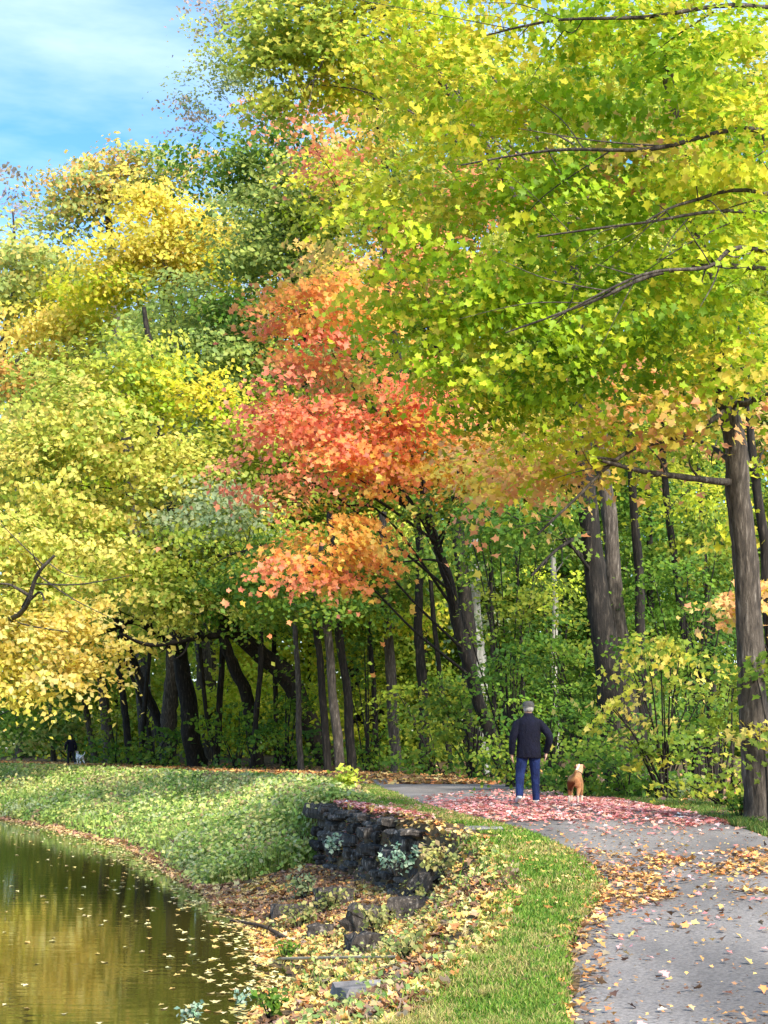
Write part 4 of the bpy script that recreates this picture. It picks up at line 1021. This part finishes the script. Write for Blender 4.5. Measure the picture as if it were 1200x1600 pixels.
log('fallen_branch', 'thin bent stick in front of the long pale one', 'branch', (560, 1520), (690, 1512), .014, M_STICK)
log('fallen_branch', 'dark wet branch sticking out into the water', 'branch', (450, 1470), (360, 1440), .03, M_WOOD)
log('fallen_branch', 'short stick beside the mown grass', 'branch', (700, 1420), (780, 1400), .018, M_WOOD)


def weed(label, px, py, h, w, pl, n, size, lifted=0.0, kind='weed_plant', zb=None, d=None):
    SEED[0] += 1
    rng = np.random.default_rng(SEED[0])
    if d is None:
        g = hit(px, py); b = np.array([g[0], g[1], max(ground_z(*g), ZW - .1)])
    else:
        b = at(px, py, d)
    root = empty(kind, b); tag(root, label, 'plant')
    ns = max(4, n // 12)
    ang = rng.uniform(0, 2 * np.pi, ns); rad = rng.uniform(.15, 1, ns) * w
    top = np.stack([np.cos(ang) * rad, np.sin(ang) * rad, h * rng.uniform(.6, 1.1, ns)], -1)
    q = Quads(); P, N = [], []
    for t in top:
        q.add(tube([np.zeros(3) + np.array([t[0] * .1, t[1] * .1, -.03]), t * .5 + np.array([0, 0, .1 * h]), t], [.006, .005, .002], 4))
        for f in rng.uniform(.3, 1.02, 12):
            P.append(t * f + np.array([0, 0, .2 * h * f * (1 - f)]) + rng.normal(0, size * .5, 3)); N.append(rng.normal(0, .5, 3) + np.array([t[0], t[1], 0]) * .5 / max(w, .01) + np.array([0, -.2, .6]))
    P, N = np.array(P), np.array(N)
    link('stem', q.mesh('stem'), M_GRASS if False else BARK_D, root)
    link('foliage', leaf_mesh('foliage', P, N, size, jitter(pl[rng.integers(0, len(pl), len(P))], rng), 'oval', rng), M_LEAF, root)
BASEW = pal((150, 158, 92), (176, 172, 104), (128, 140, 78), (190, 178, 120))
TEAL = pal((150, 182, 156), (168, 194, 168), (130, 164, 138), (186, 204, 178))
weed('pale blue-green weed standing in the water at the bottom edge', 292, 1590, .22, .16, TEAL, 90, .055)
weed('pale weed with dark stems at the water margin near the bottom', 375, 1568, .20, .14, TEAL, 60, .05)
weed('fresh green weed at the bottom edge by the slope', 425, 1598, .26, .2, GR, 120, .06)
weed('pale green weed growing from the face of the wall', 620, 1365, .35, .3, TEAL, 110, .08, d=20.0)
weed('pale green weed high on the left part of the wall', 522, 1335, .32, .22, TEAL, 70, .08, d=24.4)
weed('yellow-green weed at the near end of the wall', 676, 1365, .38, .28, WDY, 120, .085, d=19.2)
weed('straggly dull weed at the left foot of the wall', 520, 1425, .3, .35, BASEW, 120, .075)
weed('straggly weed covering the dark stones under the wall', 590, 1462, .32, .35, BASEW, 150, .07)
weed('olive weed at the near foot of the wall', 655, 1430, .35, .35, BASEW, 150, .07)
weed('tangled weed where the wall meets the mown strip', 700, 1372, .3, .35, BASEW, 130, .075)
weed('pale tufted weed on the leafy ledge between the wall and the water', 470, 1452, .34, .4, BASEW, 160, .075)
weed('grey-green weed at the inner corner of bank and wall', 478, 1408, .4, .4, GREY, 150, .085)
weed('small green weed among the leaves left of the pale stick', 445, 1505, .24, .28, GR, 110, .06)
weed('yellowish weed on the slope above the pale slab', 640, 1505, .22, .3, BASEW, 110, .06)
weed('yellow plant in the grass at the bend above the wall', 545, 1236, .5, .4, pal((214, 214, 80), (190, 200, 80), (170, 190, 70)), 160, .14)
weed('small green weed at the base of the right-hand maple', 1160, 1282, .35, .4, UNDER, 140, .08)
weed('low grey-green weed right of the yellow shrub', 1060, 1252, .45, .5, GREY, 160, .1)
weed('low grey-green weed at the verge right of the dog', 985, 1238, .45, .5, GREY, 160, .11)


# ------------------------------------------------------------------ people and dogs
def skin_mesh(name, J, E, sub=2):
    names = list(J); idx = {k: i for i, k in enumerate(names)}
    me = bpy.data.meshes.new(name + '_cage')
    me.from_pydata([J[k][0] for k in names], [(idx[a], idx[b]) for a, b in E], [])
    o = bpy.data.objects.new(name + '_cage', me); COL.objects.link(o)
    md = o.modifiers.new('skin', 'SKIN'); md.use_smooth_shade = True
    sv = me.skin_vertices[0].data
    for i, k in enumerate(names):
        r = J[k][1]; sv[i].radius = r if isinstance(r, tuple) else (r, r); sv[i].use_root = (i == 0)
    s = o.modifiers.new('sub', 'SUBSURF'); s.levels = sub; s.render_levels = sub
    dg = bpy.context.evaluated_depsgraph_get()
    out = bpy.data.meshes.new_from_object(o.evaluated_get(dg))
    out.name = name
    bpy.data.objects.remove(o); bpy.data.meshes.remove(me)
    out.polygons.foreach_set('use_smooth', np.ones(len(out.polygons), bool))
    return out

def paint(me, fn):
    co = np.zeros(len(me.vertices) * 3, np.float32); me.vertices.foreach_get('co', co); co = co.reshape(-1, 3)
    c4 = np.ones((len(co), 4), np.float32); c4[:, :3] = fn(co)
    a = me.attributes.new('pigment', 'FLOAT_COLOR', 'POINT'); a.data.foreach_set('color', c4.ravel())

def loft(q, rings, sides=20):
    """rings: (center xyz, rx, ry); closed caps"""
    V = []
    th = np.arange(sides) / sides * 2 * np.pi
    for (c, rx_, ry_) in rings:
        V.append(np.stack([c[0] + np.cos(th) * rx_, c[1] + np.sin(th) * ry_, np.full(sides, c[2])], -1))
    V = np.concatenate(V); n = len(rings)
    a = (np.arange(n - 1)[:, None] * sides + np.arange(sides)[None]).ravel()
    b = (np.arange(n - 1)[:, None] * sides + (np.arange(sides)[None] + 1) % sides).ravel()
    q.add((V, np.stack([a, b, b + sides, a + sides], -1)))

def cloth(name, c1, c2, rough=.9, scale=7):
    return mat_noise(name, c1, c2, scale, rough, (1, 1, .5), .9, dist=.06)
M_SKIN = mat_noise('skin', lin(196, 150, 126), lin(214, 168, 142), 12, .6, bump=.1)
M_NAVY = cloth('navy_jacket', lin(9, 10, 24), lin(20, 21, 42))
M_JEANS = cloth('blue_jeans', lin(17, 25, 58), lin(36, 54, 106))
M_CHAR = cloth('dark_trousers', lin(26, 28, 34), lin(44, 46, 54))
M_CAP = cloth('grey_cap', lin(62, 62, 60), lin(98, 96, 92))
M_DKCAP = cloth('dark_hood', lin(22, 22, 30), lin(40, 40, 48))
M_HAIR = mat_noise('grey_hair', lin(150, 146, 140), lin(200, 196, 188), 40, .7)
M_SHOE = mat_noise('shoe', lin(196, 196, 196), lin(228, 228, 228), 20, .6, bump=.1)

def person(label, loc, yaw, jacket, trousers, capm, scale=1.0, mirror=1):
    m = mirror
    J = {'pelvis': ((0, 0, .93), (.13, .10)), 'waist': ((0, 0, 1.08), (.13, .095)), 'chest': ((0, .01, 1.28), (.15, .11)), 'top': ((0, .01, 1.40), (.08, .06)),
         'neck': ((0, .03, 1.52), .056), 'jaw': ((0, .055, 1.585), (.07, .078)), 'skull': ((0, .045, 1.66), (.075, .09)), 'crown': ((0, .035, 1.72), (.06, .07)),
         'nose': ((0, .15, 1.625), .014)}
    E = [('pelvis', 'waist'), ('waist', 'chest'), ('chest', 'top'), ('top', 'neck'), ('neck', 'jaw'), ('jaw', 'skull'), ('skull', 'crown'), ('skull', 'nose')]
    # ears
    for s_, nme in ((-1, 'earL'), (1, 'earR')):
        J[nme] = ((s_ * .088, .03, 1.635), .017); E.append(('skull', nme))
    legs = {'L': [(-.095, 0, .88), (-.145, .02, .50), (-.19, -.20, .155), (-.195, -.07, .055)], 'R': [(.095, 0, .88), (.13, .09, .49), (.145, .08, .09), (.16, .24, .035)]}
    arms = {'L': [(-.18, 0, 1.385), (-.275, -.04, 1.13), (-.285, .03, .88)], 'R': [(.18, 0, 1.385), (.345, -.09, 1.14), (.315, .06, .91)]}
    for s_ in 'LR':
        h, k, a, t = legs[s_]
        for nn, p, r in (('hip', h, .085), ('knee', k, .06), ('ankle', a, .042), ('toe', t, .035)): J[nn + s_] = (p, r)
        E += [('pelvis', 'hip' + s_), ('hip' + s_, 'knee' + s_), ('knee' + s_, 'ankle' + s_), ('ankle' + s_, 'toe' + s_)]
        sh, el_, wr = arms[s_]; sg = -1 if s_ == 'L' else 1
        J['sh' + s_] = (sh, .045); J['el' + s_] = (el_, .045); J['wr' + s_] = (wr, .029)
        pm = (wr[0], wr[1] + .015, wr[2] - .075); J['palm' + s_] = (pm, (.034, .020))
        E += [('top', 'sh' + s_), ('sh' + s_, 'el' + s_), ('el' + s_, 'wr' + s_), ('wr' + s_, 'palm' + s_)]
        for i, (dy, ln) in enumerate(((.035, .068), (.013, .078), (-.010, .073), (-.031, .056))):
            k1 = (pm[0] - sg * .004, pm[1] + dy, pm[2] - .035); k2 = (pm[0] - sg * .012, pm[1] + dy * 1.1, pm[2] - .035 - ln * .55); k3 = (pm[0] - sg * .03, pm[1] + dy * 1.1 + .006, pm[2] - .035 - ln)
            for jn, p, r in ((f'f{i}a', k1, .0105), (f'f{i}b', k2, .009), (f'f{i}c', k3, .0075)): J[jn + s_] = (p, r)
            E += [('palm' + s_, f'f{i}a' + s_), (f'f{i}a' + s_, f'f{i}b' + s_), (f'f{i}b' + s_, f'f{i}c' + s_)]
        t1 = (pm[0] - sg * .012, pm[1] + .05, pm[2] + .005); t2 = (pm[0] - sg * .02, pm[1] + .066, pm[2] - .035)
        J['t1' + s_] = (t1, .012); J['t2' + s_] = (t2, .009); E += [('palm' + s_, 't1' + s_), ('t1' + s_, 't2' + s_)]
    body = link('person', skin_mesh('person', J, E), M_SKIN)
    body.location = loc; body.rotation_euler = (0, 0, yaw); body.scale = (scale * m, scale, scale)
    tag(body, label, 'person')
    # jacket: shaped torso, collar and sleeves in one mesh
    q = Quads()
    loft(q, [((0, 0, .79), .02, .02), ((0, 0, .775), .20, .145), ((0, 0, .80), .215, .155), ((0, 0, .95), .205, .15), ((0, -.005, 1.1), .20, .145), ((0, -.01, 1.25), .215, .15), ((0, -.01, 1.36), .215, .14),
             ((0, 0, 1.42), .195, .12), ((0, .01, 1.465), .15, .095), ((0, .02, 1.505), .095, .08), ((0, .025, 1.55), .075, .075), ((0, .025, 1.553), .062, .062), ((0, .025, 1.50), .05, .05)])
    for s_ in 'LR':
        sh, el_, wr = [np.array(v) for v in arms[s_]]
        q.add(tube([sh * np.array([.4, 1, 1]) + np.array([0, 0, .0]), sh + np.array([0, 0, -.02]), el_, wr + (wr - el_) * .12], [.05, .082, .066, .05], 12))
    link('jacket', q.mesh('jacket'), jacket, body)
    q = Quads()
    loft(q, [((0, 0, .98), .17, .12), ((0, 0, .9), .185, .13), ((0, 0, .82), .18, .125), ((0, 0, .78), .10, .09)])
    for s_ in 'LR':
        h, k, a, t = [np.array(v) for v in legs[s_]]
        q.add(tube([h + np.array([0, 0, .05]), h * .6 + k * .4, k, k * .4 + a * .6, a + np.array([0, 0, -.035])], [.108, .098, .08, .068, .064], 14))
    link('trousers', q.mesh('trousers'), trousers, body)
    for s_ in 'LR':
        h, k, a, t = [np.array(v) for v in legs[s_]]
        f = (t - a); f = f / np.linalg.norm(f)
        q = Quads(); heel = a + np.array([0, -.045, -.05]) if s_ == 'R' else a + np.array([0, -.03, -.03])
        q.add(tube([heel - f * .015, heel, a * .5 + t * .5 + np.array([0, 0, -.01]), t, t + f * .045, t + f * .06], [.01, .045, .048, .045, .03, .008], 12))
        link('shoe', q.mesh('shoe'), M_SHOE, body)
    q = Quads()
    loft(q, [((0, .02, 1.575), .07, .055), ((0, .015, 1.60), .084, .085), ((0, .025, 1.65), .09, .098), ((0, .03, 1.69), .086, .095)])
    link('hair', q.mesh('hair'), M_HAIR if capm is M_CAP else M_DKCAP, body)
    q = Quads()
    loft(q, [((0, .035, 1.655), .100, .112), ((0, .035, 1.675), .104, .116), ((0, .035, 1.715), .100, .112), ((0, .03, 1.745), .08, .09), ((0, .03, 1.758), .045, .05), ((0, .03, 1.76), .004, .004)])
    loft(q, [((0, .04, 1.668), .105, .118), ((-.012, .07, 1.660), .135, .155), ((-.012, .07, 1.655), .136, .156), ((0, .04, 1.656), .1, .11)])
    link('cap', q.mesh('cap'), capm, body)
    return body

def gpt(px, d, dz=.03):
    X = (px - HX) * d / F
    return (X, d, float(zpath(d)) + dz)
person('man seen from behind walking away in dark navy jacket, blue jeans and grey cap', gpt(826, 26.4), R(4), M_NAVY, M_JEANS, M_CAP)
person('small distant walker in dark jacket and dark trousers beside a white dog', gpt(111, 82.5), R(28), M_NAVY, M_CHAR, M_DKCAP, .93, -1)

M_COAT = mat_pigment('dog_coat', .85, .5)
def dog(label, loc, yaw, scale, fn, headup=0.0, tailup=True, fluffy=1.0):
    f = fluffy
    J = {'mid': ((0, 0, .47), .105 * f), 'rump': ((0, -.26, .47), .105 * f), 'chest': ((0, .22, .46), .13 * f), 'nbase': ((0, .34, .54 + headup * .4), .09 * f), 'neck': ((.03, .45, .60 + headup), .068 * f),
         'head': ((.035, .50, .71 + headup), .075 * f), 'brow': ((.045, .56, .71 + headup), .058), 'muz': ((.06, .65, .675 + headup), .036), 'nose': ((.066, .70, .67 + headup), .022),
         'earL': ((-.035, .48, .76 + headup), .03), 'earLt': ((-.075, .47, .70 + headup), .02), 'earR': ((.105, .50, .76 + headup), .03), 'earRt': ((.145, .50, .70 + headup), .02)}
    E = [('mid', 'rump'), ('mid', 'chest'), ('chest', 'nbase'), ('nbase', 'neck'), ('neck', 'head'), ('head', 'brow'), ('brow', 'muz'), ('muz', 'nose'), ('head', 'earL'), ('earL', 'earLt'), ('head', 'earR'), ('earR', 'earRt')]
    for s, nme, ph in ((-1, 'L', .06), (1, 'R', -.05)):
        hj = [('hip', (s * .075, -.27, .41), .075 * f), ('knee', (s * .095, -.18 + ph, .28), .05 * f), ('hock', (s * .09, -.36 + ph, .155), .027 * f), ('hpaw', (s * .09, -.33 + ph, .035), .026), ('htoe', (s * .09, -.27 + ph, .022), .024)]
        fj = [('shl', (s * .09, .22, .38), .06 * f), ('elb', (s * .095, .19 - ph, .25), .038 * f), ('wrs', (s * .095, .23 - ph, .12), .026 * f), ('fpaw', (s * .095, .23 - ph, .03), .026), ('ftoe', (s * .095, .28 - ph, .022), .023)]
        pr = 'rump'
        for nn, p, r in hj: J[nn + nme] = (p, r); E.append((pr, nn + nme)); pr = nn + nme
        pr = 'chest'
        for nn, p, r in fj: J[nn + nme] = (p, r); E.append((pr, nn + nme)); pr = nn + nme
    tl = [('tail1', (0, -.38, .53), .03 * f), ('tail2', (.05, -.46, .62), .024 * f), ('tail3', (.10, -.45, .71), .02 * f), ('tail4', (.12, -.40, .77), .014 * f)] if tailup else [('tail1', (0, -.37, .48), .03), ('tail2', (.0, -.43, .36), .022), ('tail3', (.0, -.44, .25), .012)]
    pr = 'rump'
    for nn, p, r in tl: J[nn] = (p, r); E.append((pr, nn)); pr = nn
    me = skin_mesh('dog', J, E)
    paint(me, fn)
    o = link('dog', me, M_COAT); o.location = loc; o.rotation_euler = (0, 0, yaw); o.scale = (scale,) * 3
    tag(o, label, 'dog')
    q = Quads()
    q.add(tube([(-.075, .36, .58 + headup), (0, .46, .545 + headup), (.1, .38, .58 + headup), (.02, .335, .64 + headup), (-.075, .36, .58 + headup)], [.012] * 5, 6))
    link('collar', q.mesh('collar'), M_DKCAP, o)
    return o

def coat_tan(co):
    n = fbm(co[:, 0] * 9 + 5, co[:, 2] * 9 + co[:, 1] * 5 + 3, 5)
    c = np.tile(np.array(lin(172, 130, 88)), (len(co), 1))
    c[(n > .56)] = lin(150, 104, 68)
    c[(co[:, 0] < .03) & (co[:, 1] < -.12) & (co[:, 2] < .44) & (co[:, 2] > .14)] = lin(112, 62, 36)
    c[(co[:, 0] > .03) & (co[:, 1] < -.1) & (co[:, 2] < .5) & (co[:, 2] > .2)] = lin(178, 124, 84)
    c[co[:, 2] < .15] = lin(214, 198, 180)
    c[(co[:, 2] > .66) & (co[:, 1] < -.3)] = lin(236, 226, 214)
    c[(co[:, 1] > .3) & (co[:, 1] < .52) & (co[:, 2] > .6)] = lin(184, 150, 116)
    c[(np.abs(co[:, 0] - .035) > .07) & (co[:, 1] > .42) & (co[:, 2] > .64)] = lin(96, 58, 38)
    return c
def coat_white(co):
    n = fbm(co[:, 0] * 6 + 1, co[:, 2] * 7 + co[:, 1] * 5, 8)
    c = np.tile(np.array(lin(232, 230, 224)), (len(co), 1))
    c[n > .6] = lin(150, 148, 146)
    c[(np.abs(co[:, 0] - .035) > .07) & (co[:, 1] > .42) & (co[:, 2] > .64)] = lin(120, 116, 112)
    return c
dog('tan and brown dog with white feet walking away beside the man', gpt(899, 26.5), R(-13), .88, coat_tan, -.03)
dog('white dog with grey patches beside the distant walker', gpt(125, 82), R(35), .92, coat_white, .02, True, 1.15)
